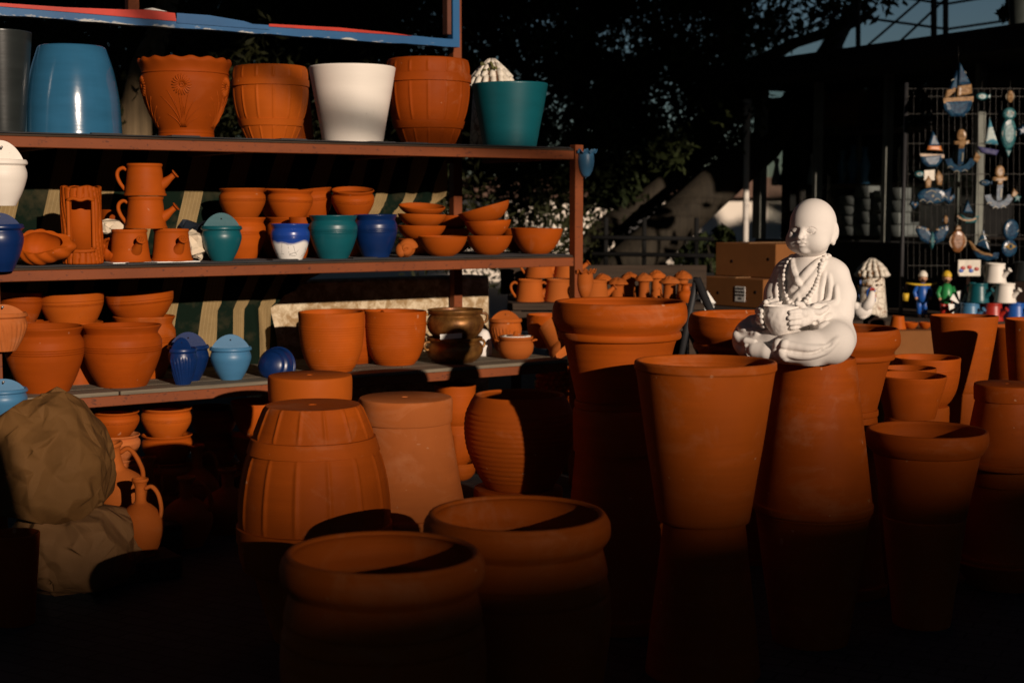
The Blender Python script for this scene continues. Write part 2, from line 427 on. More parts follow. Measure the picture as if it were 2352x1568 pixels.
def shell(prof, R, h, th, hole=True, nsub=4, depth=.93):
    o = [(p[0]*R, p[1]*h) for p in catmull(prof, nsub)]
    r1, z1 = o[-1]; pts = []
    if hole: pts += [(R*.06, th), (R*.06, .0)]
    else: pts += [(0.0001, 0)]
    pts += o
    c = r1-th/2
    for k in range(1, 6):
        a = PI*k/6; pts.append((c+th/2*math.cos(a), z1+th*.45*math.sin(a)))
    inner = [(max(r-th, .002), z) for r, z in reversed(o) if z > th*1.6]
    pts += inner; pts.append((inner[-1][0]*.9, th)); pts.append((R*.06 if hole else .0001, th))
    return pts
def stave_mod(R, h, n=14, amp=.010, zones=((.012, .185), (.30, .735), (.85, .985)), ph=0.0):
    def f(A, r, z):
        u = (A*n/(2*PI)+ph) % 1.0; d = np.minimum(u, 1-u)*2*PI/n*R       # arc distance to a stave joint
        bump_ = np.exp(-(d/(.030*R))**2)
        zz = z/h; m = np.zeros_like(z)
        for a, b in zones: m = np.maximum(m, ((zz > a) & (zz < b))*1.0)
        out = (np.arange(len(r[:, 0])) < NB[0])[:, None]*1.0
        return r + amp*R*bump_*m*out*np.where(A*0+1 > 0, 1, 0), z
    return f
NB = [10**6]
def rib_mod(R, h, n, z0, z1, amp=.010, spiral=0.0):
    def f(A, r, z):
        zz = z/h; m = np.clip((zz-z0)/.03, 0, 1)*np.clip((z1-zz)/.03, 0, 1)
        ph = (zz-z0)/(z1-z0)*n + spiral*A/(2*PI)
        out = (np.arange(r.shape[0]) < NB[0])[:, None]*1.0
        return r+amp*R*m*out*(np.abs(np.sin(PI*ph))**.6-.5), z
    return f
def wobble(R, a=.006, ph=0.0, tz=0.0, h=1):
    def f(A, r, z): return r*(1+a*np.sin(2*A+ph)+a*.5*np.sin(3*A+2*ph)), z+tz*R*np.cos(A+ph)*(z/h)**3
    return f
def chain(*fs):
    def g(A, r, z):
        for f in fs: r, z = f(A, r, z)
        return r, z
    return g
def pot_mesh(kind, R, h, seed=0, th=None):
    th = th or max(.006, R*.075)
    NB[0] = 10**6; seg = 56; nsub = 4; mods = [wobble(R, .004 if R > .1 else .007, seed*1.7, .012*((seed*7) % 3-1), h)]
    prof = PROF['belly' if kind == 'vase0' else kind]
    if kind == 'ribbed' or kind == 'round': nsub = 14
    if kind == 'barrel': seg = 14*26
    pts = shell(prof, R, h, th, nsub=nsub)
    nout = 2+len(catmull(prof, nsub)); NB[0] = nout
    if kind == 'barrel': mods.append(stave_mod(R, h, 14, .020, ph=(seed*.37) % 1))
    if kind == 'ribbed': mods.append(rib_mod(R, h, 17, .06, .80, .016))
    if kind == 'round': mods.append(rib_mod(R, h, 15, .08, .88, .020, 1))
    if kind == 'flower':
        seg = 120
        def ruf(A, r, z):
            k = np.clip((z/h-.86)/.14, 0, 1)
            return r*(1+.012*k*np.sin(15*A)), z+.012*h*k*np.sin(15*A+1)
        mods.append(ruf)
    m = MB(); m.lathe(pts, seg, chain(*mods)); return m
cnt = {}
def pot(kind, label, cat, mat, cx, ytop, w, shelf=None, t=None, d=None, yb=None, zb=None, ztop=None, inv=False, rot=None, group=None, name=None, seed=None, py=None, nx=0):
    """one pot from where its rim centre column, its top row and its width are seen"""
    k = cnt.get('n', 0); cnt['n'] = k+1
    seed = k if seed is None else seed
    if d is None:
        x, y = rk(cx, t, py or ytop)
        for _ in range(3):
            R = w/2*y/F; x, y = rk(cx, t+R, py or ytop)
    else: y = d; R = w/2*d/F; x = W(cx, py or ytop, d).x
    if zb is None: zb = ZS[shelf] if shelf else W(cx, yb, y-R*.6).z
    if ztop is None:
        rr = R*.7 if inv else R
        ztop = W(cx, ytop, y+(rr if ytop > 475 else -rr)).z
    h = ztop-zb
    m = pot_mesh(kind, R, h, seed)
    o = m.build(name or 'flower_pot', mat, smooth=True, sharp=50)
    if inv:
        o.location = (x, y, ztop); o.rotation_euler = (PI, 0, seed*1.3)
    else:
        o.location = (x, y, zb); o.rotation_euler = (rot[0], rot[1], seed*1.3 if len(rot) < 3 else rot[2]) if rot else (0, 0, seed*1.3)
    tag(o, label, cat, group)
    return o, Vector((x, y, zb)), R, h
# ---------------------------------------------------------------- ground
def ground_mat():
    n = N('dark_interlocking_pavers')
    mp = n.n('ShaderNodeMapping'); mp.inputs['Rotation'].default_value = (0, 0, .5); n.l(n.tc.outputs['Object'], mp.inputs[0])
    b = n.n('ShaderNodeTexBrick'); n.l(mp.outputs[0], b.inputs['Vector'])
    b.inputs['Scale'].default_value = 4.5; b.inputs['Mortar Size'].default_value = .018; b.inputs['Mortar Smooth'].default_value = .3
    b.inputs['Color1'].default_value = (.060, .062, .064, 1); b.inputs['Color2'].default_value = (.042, .044, .046, 1); b.inputs['Mortar'].default_value = (.014, .014, .014, 1)
    a = n.mix(n.ramp(n.noise(1.2, 5, .6), [(.4, 0), (.7, .6)]), b.outputs[0], (.03, .028, .025))
    bb = n.bump(b.outputs['Fac'], -.6, .01); bb = n.bump(n.noise(70, 4), .3, .002, bb)
    return n.fin(a, .85, bb, spec=.3)
m = MB(); m.add([(-150, -120, 0), (150, -120, 0), (150, 200, 0), (-150, 200, 0)], [(0, 1, 2, 3)])
tag(m.build('ground', ground_mat(), smooth=False), kind='structure')

# ---------------------------------------------------------------- unseen building and other things added behind the camera to shade the stall
sd = Vector((tosun.x, tosun.y, 0)).normalized(); sp = Vector((-sd.y, sd.x, 0))
LB = 56.0
hb = .56+LB*math.tan(SUN_EL)
c0 = Vector((.455, 3.4, 0))+sd*LB
Mb = Matrix.Translation(c0) @ Matrix.Rotation(math.atan2(sp.y, sp.x), 4, 'Z')
bt = empty('building', 'long plain two storey building added unseen behind the camera to shade the stall', 'building', c0, (0, 0, math.atan2(sp.y, sp.x)))
PLAST = plain('ochre_render', (.22, .17, .12), .9, .2)
m = MB(); m.box((0, -4.2, hb/2-1.5), (110, 8, hb+3-.31), T(ry=-.025)); m.build('wall', PLAST, bt, smooth=False)
m = MB(); m.box((0, -4.2, hb-.15), (110.6, 8.6, .3), T(ry=-.025)); m.build('roof', DSTEEL, bt, smooth=False)
wm = plain('dark_window_glass', (.02, .025, .03), .15, .5)
for i in range(-13, 14):
    for k in range(2):
        m = MB(); m.box((i*3.6, -.19, 1.7+k*3.2), (1.3, .10, 1.5)); m.build('window', wm, bt, smooth=False)

# planter stack and cable, added unseen behind the camera to throw soft shadows
cb = empty('shadow_caster_cable', 'thick sagging cable added unseen high behind the camera to cast a shadow band', 'cable', (5, -6, 0))
pts_ = [W(px, py, d) + tosun*12 - Vector((5, -6, 0)) for px, py, d in [(300, -260, 4.8), (560, 50, 4.9), (690, 168, 5.0), (800, 232, 5.1), (880, 268, 5.2), (1180, 342, 5.6), (1500, 400, 6.0), (2400, 300, 7)]]
m = MB(); m.tube([tuple(q) for q in catmull([tuple(p) for p in pts_], 5)], .040, 8); m.build('cable', plain('black_cable', (.02, .02, .02)), cb)
def leaves(n, pos_fn, size, mat, name, parent, spread=.5, droop=0.0):
    P = pos_fn(n); n = len(P)
    a = rng.normal(size=(n, 3)); a[:, 2] -= droop; a /= np.linalg.norm(a, axis=1)[:, None]
    b = rng.normal(size=(n, 3)); b -= (b*a).sum(1)[:, None]*a; b /= np.linalg.norm(b, axis=1)[:, None]
    s = size*(.6+.8*rng.random(n))[:, None]
    c = np.cross(a, b)
    V = np.stack([P-a*s, P+b*s*spread+c*s*.15, P+a*s, P-b*s*spread+c*s*.15], 1).reshape(-1, 3)
    me = bpy.data.meshes.new(name)
    me.vertices.add(4*n); me.vertices.foreach_set('co', V.ravel())
    me.loops.add(4*n); me.loops.foreach_set('vertex_index', np.arange(4*n))
    me.polygons.add(n); me.polygons.foreach_set('loop_start', np.arange(n)*4); me.polygons.foreach_set('loop_total', np.full(n, 4))
    me.update(); me.materials.append(mat)
    o = bpy.data.objects.new(name, me); col.objects.link(o); o.parent = parent; return o
def clumps(cs, rs, flat=1.0, shellness=.5):
    cs = np.array(cs, float); rs = np.array(rs, float)
    def f(n):
        wgt = rs**2; k = rng.choice(len(cs), n, p=wgt/wgt.sum())
        d = rng.normal(size=(n, 3)); d /= np.linalg.norm(d, axis=1)[:, None]
        r = rng.random(n)**shellness
        return cs[k]+d*(r*rs[k])[:, None]*np.array([1, 1, flat])
    return f
# unseen tree added to shade the background; crown starts above the shelves' sunlight
tt = empty('shade_caster_tree', 'tall broad tree added unseen behind the camera to shade the background', 'tree', Vector((.3, 4.5, 0))+sd*16)
tb_ = sp*-8.0
m = MB(); m.tube([(tb_.x, tb_.y, 0), (tb_.x+.1, tb_.y, 3), (tb_.x, tb_.y+.1, 6.5), (tb_.x*.6, tb_.y*.6, 9.2), (0, 0, 10.5)], [.36, .3, .24, .2, .1], 12)
m.build('trunk', BARKD, tt)
cs = []; rs = []
for i in range(170):
    x = rng.uniform(-22, 22); z = rng.uniform(7.5, 15.5)
    if (6.2 < x < 16.5 and z < 12) : continue
    cs.append((sp.x*x+rng.uniform(-2, 2), sp.y*x+rng.uniform(-2, 2), z)); rs.append(rng.uniform(.9, 1.7))
for i in range(60):
    x = rng.uniform(-3.5, 5.6); z = rng.uniform(7.4, 9.0); r_ = rng.uniform(.7, 1.0)
    cs.append((sp.x*x+rng.uniform(-.7, .7), sp.y*x+rng.uniform(-.7, .7), z)); rs.append(r_)
for i in range(9):
    x = rng.uniform(1.8, 3.4)+.0; z = rng.uniform(6.65, 7.3); cs.append((sp.x*x, sp.y*x, z)); rs.append(.75)
for i in range(2):
    x = rng.uniform(4.6, 6.5); z = rng.uniform(7.6, 8.4); cs.append((sp.x*x, sp.y*x, z)); rs.append(rng.uniform(.5, .8))
leaves(38000, clumps(cs, rs), .34, LEAF3, 'crown', tt)
for nm_, x_, y_, sy_, zt_ in (('left', -11, 3, 9, 11), ('right', 13, 3, 5, 3.6)):  # unseen trees added at both sides to block sky light
    o_ = empty('shade_caster_tree', 'added tall dense tree blocking sky light, outside the view to the %s of the stall' % nm_, 'tree', (x_, y_, 0))
    m = MB(); m.tube([(0, 0, 0), (.1, 0, 2), (0, .1, 6)], [.3, .25, .15], 12); m.build('trunk', BARKD, o_)
    cs = []; rs = []
    for i in range(60): cs.append((rng.uniform(-1.5, 1.5), rng.uniform(-sy_, sy_), rng.uniform(1.2, zt_))); rs.append(rng.uniform(1, 1.8))
    leaves(7000, clumps(cs, rs), .42, LEAF3, 'crown', o_)

# ---------------------------------------------------------------- background trees and far walls
def trunk_pts(px1, py1, d1, px2, py2, d2, n=6, wob=.05):
    a, b = W(px1, py1, d1), W(px2, py2, d2); out = []
    for i in range(n):
        t = i/(n-1); p = a.lerp(b, t); p += Vector((rng.normal()*wob, rng.normal()*wob, rng.normal()*wob*.4)) if 0 < i < n-1 else Vector((0, 0, 0)); out.append(p)
    return out
def rel(pts, o): return [p-o for p in pts]
# conifer over the rack
b0 = W(312, 470, 8.2); b0.z = 0
t1 = empty('conifer_tree', 'dark evergreen tree with pale tan trunk standing behind the left of the shelves', 'tree', b0)
m = MB(); m.tube(rel([Vector((b0.x, b0.y, 0)), W(310, 400, 8.2), W(312, 250, 8.2), W(330, 160, 8.2), W(372, 60, 8.25), W(400, -60, 8.3), W(420, -300, 8.4)], b0), [.115, .10, .088, .078, .065, .055, .035], 14)
m.build('trunk', BARK, t1)
cs = []; rs = []
for i in range(150):
    px = rng.uniform(-250, 1040); py = rng.uniform(-330, 300); d = rng.uniform(8.9, 11)
    cs.append(W(px, py, d)-b0); rs.append(rng.uniform(.25, .5))
for px, py, r in [(215, 250, .22), (150, 60, .3), (60, 40, .3), (240, 130, .2), (420, 150, .25), (480, 60, .3), (395, 90, .10), (300, 30, .22), (265, 200, .12), (560, 120, .25), (90, 180, .2)]:
    cs.append(W(px, py, 8.0)-b0); rs.append(r)
for i in range(110): # lower hedge of the crown behind the cloth, right of it
    px = rng.uniform(900, 1330); py = rng.uniform(180, 600); d = rng.uniform(9.5, 11.5); cs.append(W(px, py, d)-b0); rs.append(rng.uniform(.16, .32))
for i in range(240):
    px = rng.uniform(-300, 1100); py = rng.uniform(-330, 420); d = rng.uniform(11.5, 13)
    cs.append(W(px, py, d)-b0); rs.append(rng.uniform(.4, .6))
leaves(110000, clumps(cs, rs, 1, .6), .036, LEAF1, 'crown', t1, .28, .4)
cs = []; rs = []
for i in range(120):
    px = rng.uniform(-350, 1130); py = rng.uniform(-380, 380); cs.append(W(px, py, rng.uniform(13.5, 14.5))-t1.location); rs.append(rng.uniform(.6, .9))
leaves(16000, clumps(cs, rs, 1, .6), .10, LEAF1, 'rear_crown', t1, .4)
# leaning tree on the right
b0 = W(1400, 690, 10.5); b0.z = 0
t2 = empty('leaning_tree', 'large dark tree with thick trunks leaning right, between the rack and the shop', 'tree', b0)
m = MB()
m.tube(rel([Vector((W(1330, 700, 10).x, 10.3, 0)), W(1390, 655, 10.3), W(1500, 560, 10.3), W(1640, 430, 10.4), W(1760, 330, 10.6), W(1880, 160, 10.8), W(1960, 20, 11)], b0), [.24, .19, .16, .15, .13, .09, .05], 14)
m.build('trunk', BARKD, t2)
m = MB()
m.tube(rel(trunk_pts(1340, 600, 10.9, 1560, 400, 10.9), b0), [.12, .11, .10, .09, .08, .06], 10)
m.build('branch', BARKD, t2)
m = MB(); m.tube(rel(trunk_pts(1560, 400, 10.9, 1700, 150, 11.2), b0), [.07, .06, .05, .045, .04, .03], 10); m.build('branch', BARKD, t2)
m = MB(); m.tube(rel(trunk_pts(1300, 520, 11.3, 1500, 340, 11.3), b0), [.05, .05, .04, .04, .03, .03], 8); m.build('branch', BARKD, t2)
m = MB(); m.tube(rel(trunk_pts(1700, 160, 10.8, 2010, 20, 11), b0), [.05, .05, .04, .04, .03, .02], 8); m.build('branch', BARKD, t2)
cs = []; rs = []
def hole(px, py):
    for hx, hy, hr in [(1545, 232, 32), (1285, 250, 26), (1310, 300, 20), (1860, 90, 30), (1600, 300, 18), (1900, 130, 40), (1975, 60, 45), (1680, 520, 55), (1560, 520, 25), (1420, 590, 30)]:
        if (px-hx)**2+(py-hy)**2 < hr**2*1.5: return True
    return False
n_ = 0
while n_ < 330:
    px = rng.uniform(1040, 1960); py = rng.uniform(-330, 430)
    if py > 120 and px > 1720: continue
    if py > 40 and px > 1800+ (120-py)*.7: continue
    if hole(px, py) or (px > 1900 and py > -30): continue
    d = rng.uniform(10.2, 13); cs.append(W(px, py, d)-b0); rs.append(rng.uniform(.14, .36)*(.6 if hole(px+25, py) or hole(px-25, py) or hole(px, py+25) else 1)); n_ += 1
for i in range(75):
    px = rng.uniform(1400, 1640); py = rng.uniform(330, 640)
    if hole(px, py): continue
    cs.append(W(px, py, rng.uniform(10.8, 12.5))-b0); rs.append(rng.uniform(.07, .16))
for px, py, r in [(1920, 50, .12), (1985, 20, .13), (2040, 8, .10), (1950, 120, .07), (1880, 30, .2), (1905, 75, .12), (2065, -15, .1)]:
    cs.append(W(px, py, 10.4)-b0); rs.append(r)
leaves(60000, clumps(cs, rs, 1, .7), .042, LEAF2, 'crown', t2, .4)
cs = []; rs = []
for i in range(150):
    cs.append((rng.uniform(-8, 6.6), rng.uniform(-9, 12), rng.uniform(6.2, 8.4))); rs.append(rng.uniform(.8, 1.3)); cs[-1] = (cs[-1][0]-b0.x, cs[-1][1]-b0.y, cs[-1][2])
leaves(20000, clumps(cs, rs, .6), .34, LEAF2, 'sky_blocking_crown', t2, .5)  # unseen crown added overhead to cut the sky fill on the stall
# shrub in front of the far wall
b0 = W(1655, 640, 10.0); b0.z = 0
t3 = empty('shrub', 'small dark bushy shrub in front of the sunlit white wall, left of the shop', 'shrub', b0)
m = MB()
for q in range(5): m.tube([(0, 0, 0), (.05*math.cos(q*1.3), .05*math.sin(q*1.3), .5), (.14*math.cos(q*1.3), .1*math.sin(q*1.3), .86)], [.02, .014, .006], 6)
m.build('stem', BARKD, t3)
cs = [W(px, py, 10)-b0 for px, py in [(1655, 560), (1640, 580), (1672, 575), (1660, 545), (1625, 610), (1650, 600), (1680, 600), (1690, 580), (1610, 640), (1640, 635), (1600, 600), (1665, 625)]]
leaves(2600, clumps(cs, [.075]*len(cs)), .035, LEAF2, 'foliage', t3, .5)
# sunlit far wall and building
WHW = plain('white_far_render', (.70, .63, .54), .9, .2, .08, .6)
b0 = W(1640, 700, 22); b0.z = 0
hs = empty('white_building', 'sunlit white building far behind the leaning tree', 'building', b0, (0, 0, .12))
zt = W(1680, 455, 22).z
m = MB(); m.box((-4.2, 2, zt/2), (12, 4, zt)); m.build('wall', WHW, hs, smooth=False)
m = MB(); m.box((-4.2, 2, zt+.16), (12.5, 4.5, .3)); m.build('roof', plain('brown_roof_edge', (.12, .07, .05), .8), hs, smooth=False)
for x in (-1.2, -3.6, -6.0, -8.4):
    m = MB(); m.box((x, -.03, .95), (.75, .06, .6)); f = m.build('window', DSTEEL, hs, smooth=False)
# dark rail fence seen through the trees
b0 = W(1500, 700, 9.3); b0.z = 0
fe = empty('rail_fence', 'dark horizontal rail fence under the leaning tree behind the mushroom houses', 'fence', b0)
for py in (545, 583, 627):
    a = W(1360, py, 9.3)-b0; b = W(1640, py+4, 9.3)-b0
    m = MB(); m.tube([a, b], .014, 8); m.build('rail', BLACKF, fe)
for px in (1392, 1480, 1600):
    a = W(px, 500, 9.32)-b0
    m = MB(); m.tube([(a.x, a.y, 0), a], .015, 8); m.build('post', BLACKF, fe)

# ---------------------------------------------------------------- shop
A_ = W(1732, 400, 10.6); B_ = W(2500, 400, 8.0)
sx = (B_-A_); L_ = math.hypot(sx.x, sx.y)+.42; sang = math.atan2(sx.y, sx.x)
shop = empty('shop', 'dark shop front with tall glass panes under a deep flat black roof', 'shop', (A_.x, A_.y, 0), (0, 0, sang))
SM = Matrix.Translation((A_.x, A_.y, 0)) @ Matrix.Rotation(sang, 4, 'Z'); SMI = SM.inverted()
def sl_(px, py, off=0.0):
    """local (x, z) on the shop front plane (off metres in front) for a picture point"""
    r = W(px, py, 1.0)-Vector((0, 0, HC)); o = SMI @ Vector((0, 0, HC)); dr = SMI.to_3x3() @ r
    t = (-off-o.y)/dr.y; p = o+dr*t; return p
SHD = plain('black_shop_cladding', (.012, .011, .011), .8, .2)
zr0, zr1 = sl_(1745, 205, .0).z, sl_(1930, 112, .5).z
m = MB(); m.box((L_/2, 1.25, (zr0+zr1)/2), (L_+.1, 3.5, zr1-zr0)); m.build('roof', SHD, shop, smooth=False)
m = MB(); m.box((L_/2, 2.6, zr0/2), (L_, .1, zr0-.01)); m.box((.06, 1.4, zr0/2), (.1, 2.3, zr0-.02)); m.build('wall', BLACKF, shop, smooth=False)
zs = sl_(1760, 548, 0).z
m = MB(); m.box((L_/2, .0, zs/2), (L_-.2, .12, zs)); m.build('lower_wall', SHD, shop, smooth=False)
FRAM = plain('grey_window_frame', (.16, .17, .15), .6, .3)
for px in (1748, 1880, 2040, 2250):
    x = sl_(px, 400).x
    m = MB(); m.box((x, -.01, (zs+zr0)/2), (.035 if px > 1750 else .09, .06, zr0-zs-.004)); m.build('window_frame', FRAM, shop, smooth=False)
def glass_mat():
    n = N('shop_glass'); t = n.t
    tr = n.n('ShaderNodeBsdfTransparent'); tr.inputs[0].default_value = (.86, .89, .88, 1)
    gl = n.n('ShaderNodeBsdfGlossy'); gl.inputs['Roughness'].default_value = .02
    mx = n.n('ShaderNodeMixShader'); mx.inputs[0].default_value = .03
    n.l(tr.outputs[0], mx.inputs[1]); n.l(gl.outputs[0], mx.inputs[2]); n.l(mx.outputs[0], t.nodes['Material Output'].inputs[0])
    return n.m
GLS = glass_mat()
xs = [sl_(p, 400).x for p in (1756, 1880, 2040, 2250)]
for a, b in zip(xs, xs[1:]):
    m = MB(); m.box(((a+b)/2, 0.02, (zs+zr0)/2), (b-a-.05, .008, zr0-zs-.01)); m.build('glass_pane', GLS, shop, smooth=False)
# shelves inside
b_ = empty('shop_shelf', 'dark shelf unit behind the shop glass', 'shelf', (A_.x, A_.y, 0), (0, 0, sang))
zsh = [sl_(1800, 300).z, sl_(1800, 428).z, sl_(1960, 546, -.3).z]
for z in zsh:
    m = MB(); m.box((1.15, .55, z), (2.3, .5, .03)); m.build('shelf_board', WOODD, b_, smooth=False)
for x in (.2, 1.2, 2.28):
    m = MB(); m.box((x, .82, zr0/2), (.03, .03, zr0-.02)); m.build('upright', FRAM, b_, smooth=False)
def inshop(mb, name, mat, label, cat, px, pyb, z, off=.5, group=None, rz=0):
    p = sl_(px, pyb, -off); P = SM @ Vector((p.x, off, z))
    o = mb.build(name, mat, loc=P, rot=(0, 0, sang+rz)); return tag(o, label, cat, group)
for i, (px, hh, dsc) in enumerate([(1783, .26, 'leftmost'), (1800, .21, 'short second'), (1822, .30, 'tall third'), (1845, .24, 'fourth'), (1866, .28, 'fifth from left')]):
    m = MB(); m.lathe([(0, 0), (.045, 0), (.05, .05), (.03, .5*hh), (.018, .75*hh), (.028, .9*hh), (.02, hh), (0, hh)], 16)
    inshop(m, 'ceramic_vase', SKYB if i % 2 else WHT, 'slim blue and white vase on the middle shop shelf, %s of the row' % dsc, 'vase', px, 425, zsh[1]+.016, .42, 'vases on the shop shelf').scale = (.8, .8, .8)
for i, (px, hh, dsc) in enumerate([(1935, .3, 'left'), (1958, .34, 'middle'), (1985, .32, 'right')]):
    m = MB(); m.lathe([(0, 0), (.05, 0), (.03, .05), (.05, .5*hh), (.02, .8*hh), (.03, hh), (0, hh)], 16)
    inshop(m, 'ceramic_figure', SKYB, 'tall dim blue ornament behind the second shop pane, %s of three' % dsc, 'ornament', px, 420, zsh[1]+.016, .42, 'tall blue ornaments in the shop').scale = (.8, .8, .8)
GREYB = plain('grey_white_box_card', (.16, .17, .17), .7)
k_ = 0
for px, z0, ww, hh, rz in [(1965, 2, .17, .34, .03), (2003, 2, .16, .42, -.04), (2040, 2, .15, .38, .02), (2072, 2, .16, .40, .0)]:
    m = MB(); nn = 4
    for q in range(nn): m.box(((rng.random()-.5)*.02, 0, hh*(q+.5)/nn), (ww, .2, hh/nn-.006), T(rz=(rng.random()-.5)*.1), .004)
    inshop(m, 'box_stack', GREYB, 'pile of pale grey boxes on the lower shop shelf, %s from the left' % ['first', 'second', 'third', 'fourth'][k_], 'boxes', px, 540, zsh[2]+.016, .3, 'pale boxes in the shop', rz).scale = (.9, .9, .82)
    k_ += 1
for i, (px, ww, hh, mt, lb) in enumerate([(1790, .3, .26, CARD, 'dim brown carton on the top shop shelf, left pane'), (1848, .10, .28, BAGL, 'upright pale tan board on the top shop shelf'), (1950, .42, .26, CARD, 'wide brown carton on the top shop shelf, second pane')]):
    m = MB(); m.box((0, 0, hh/2), (ww, .25, hh), None, .004); inshop(m, 'carton', mt, lb, 'carton', px, 300, zsh[0]+.016, .45)
# white drainpipe
p0 = W(1712, 560, 10.3)
dp = empty('drainpipe', 'cream vertical drainpipe at the left corner of the shop', 'drainpipe', (p0.x, p0.y, 0))
zt = W(1712, 228, 10.3).z
m = MB(); m.tube([(0, 0, 0), (0, 0, zt-.12), (0, 0, zt-.119)], [.022, .022, .022], 14); m.build('pipe', WHT, dp)
m = MB(); m.tube([(0, 0, zt-.13), (0, 0, zt-.11), (0, 0, zt-.02), (0, 0, zt)], [.024, .032, .038, .038], 14); m.build('collar', WHT, dp)
# steel frame on the roof
p0 = SM @ Vector((2.0, .6, zr1))
sf = empty('steel_roof_frame', 'black steel lattice frame rising above the shop roof against the sky', 'steel frame', (p0.x, p0.y, 0))
def ln(a, b, r, nm):
    m = MB(); m.tube([W(a[0], a[1], 10.2)-Vector((p0.x, p0.y, 0)), W(b[0], b[1], 10.2)-Vector((p0.x, p0.y, 0))], r, 6); m.build(nm, DSTEEL, sf)
for px, r in ((1971, .018), (2145, .022), (2172, .020)): ln((px, 125), (px, -160), r, 'post')
for a, b in [((1960, 38), (2180, 68)), ((2172, 68), (2352, 42)), ((2030, -12), (2172, 10)), ((2172, 10), (2352, -20)), ((1985, 112), (2150, -30)), ((2065, 98), (2180, -10)), ((1820, 80), (2010, -10)), ((1890, 110), (1975, 40))]: ln(a, b, .0095, 'brace')
# plant pot on the roof edge
p0 = W(2350, 62, 8.3)
m = MB(); m.lathe(shell(PROF['cone'], .10, .30, .01, False), 32)
o = m.build('roof_planter', plain('dark_green_plastic', (.05, .06, .055), .5), loc=p0-Vector((0, 0, .01)), rot=(0, 0, 0)); tag(o, 'dark green-grey pot standing on the shop roof edge at the top right corner', 'plant pot')
pp = empty('potted_plant', 'small leafy plant beside the roof pot at the top right', 'plant', W(2318, 62, 8.5))
m = MB()
for q in range(4): m.tube([(0, 0, 0), (.02*math.cos(q*2), .0, .1), (.05*math.cos(q*2), .02, .24)], .004, 5)
m.build('stem', BARKD, pp)
leaves(350, clumps([(0, 0, .1), (.02, 0, .2), (-.03, 0, .07)], [.05, .05, .04]), .022, LEAF2, 'foliage', pp)

# ---------------------------------------------------------------- rack
def rs_(s, t, z): P = RA+s*RU+t*RN; return Vector((P[0], P[1], z))
rack = empty('metal_rack', 'three tier rack of red oxide painted iron with plank shelves full of pots', 'rack', (RA[0], RA[1], 0), (0, 0, RANG))
def s_of(px, t, py=500):
    x, y = rk(px, t, py); return float(np.dot(np.array([x, y])-RA-t*RN, RU))
sR = s_of(1325, 0)-.012; sL = s_of(-6, 0)
TB = .62
tr_, ztR, ztop_ = sR, ZS['top']+.004, 2.6
def rbox(nm, mat, s0, s1, t0, t1, z0, z1, bev=.002, par=None):
    m = MB(); m.box(((s0+s1)/2, (t0+t1)/2, (z0+z1)/2), (s1-s0, t1-t0, z1-z0), None, bev); return m.build(nm, mat, par or rack, smooth=False)
rbox('post', IRON, sR, sR+.04, -.005, .035, 0, ZS['top']+.010)
rbox('post', IRON, sL-.04, sL, -.005, .035, 0, ZS['top']-.03)
sB1, sB2 = s_of(305, TB, 20), s_of(1052, TB)
rbox('post', IRON, sB2-.02, sB2+.022, TB, TB+.04, 0, ztop_)
for nm in ('top', 'mid', 'low'):
    z = ZS[nm]-.014; e = sR-.002 if nm != 'low' else sR-.03; s0 = -1.2
    rbox('shelf_rail', IRON, s0, e, 0, .03, z-.034, z)
    rbox('shelf_rail', IRON, s0, sB2-.021, TB+.005, TB+.03, z-.036, z-.002)
    for q in np.linspace(s0+.02, e-.04, 6): rbox('cross_bar', IRON, q, q+.03, .031, TB+.004, z-.034, z-.003)
    nb = 5
    for q in range(nb):
        t0 = .004+q*(TB-.02)/nb
        if nm == 'low':
            cuts = [s0, .02, .37, .93, 1.5, e]
            for a, b in zip(cuts, cuts[1:]):
                dz = rng.uniform(0, .003)
                rbox('shelf_board', WOODG, a+.003, b-.003, t0-.008, t0+(TB-.02)/nb-.012, z+.0005, z+.0135+dz*.2, .002)
        else: rbox('shelf_board', WOODD, s0, e, t0, t0+(TB-.02)/nb-.004, z+.0005, z+.009, .002)
    if nm != 'low':
        m = MB(); ns = 60
        S = np.linspace(s0, e-.02, ns); V = []; Fs = []
        for i, q in enumerate(S):
            f = .002*math.sin(q*9)+.0015*math.sin(q*31)
            V += [(q, -.006+f, z+.0095), (q, -.004+f*.5, z+.0135), (q, TB-.02, z+.0135)]
        for i in range(ns-1):
            for j in range(2): Fs.append((i*3+j, i*3+3+j, i*3+4+j, i*3+1+j))
        m.add(V, Fs); m.build('rubber_mat', BLACKR, rack)
        for q in (.35, .62, 1.02, 1.38, 1.52) if nm == 'top' else (.46, .98, 1.30):
            m = MB(); m.box((q, .012, z+.0155), (.10, .05, .004), T(rz=.03)); m.build('mat_scrap', BLACKR, rack, smooth=False)
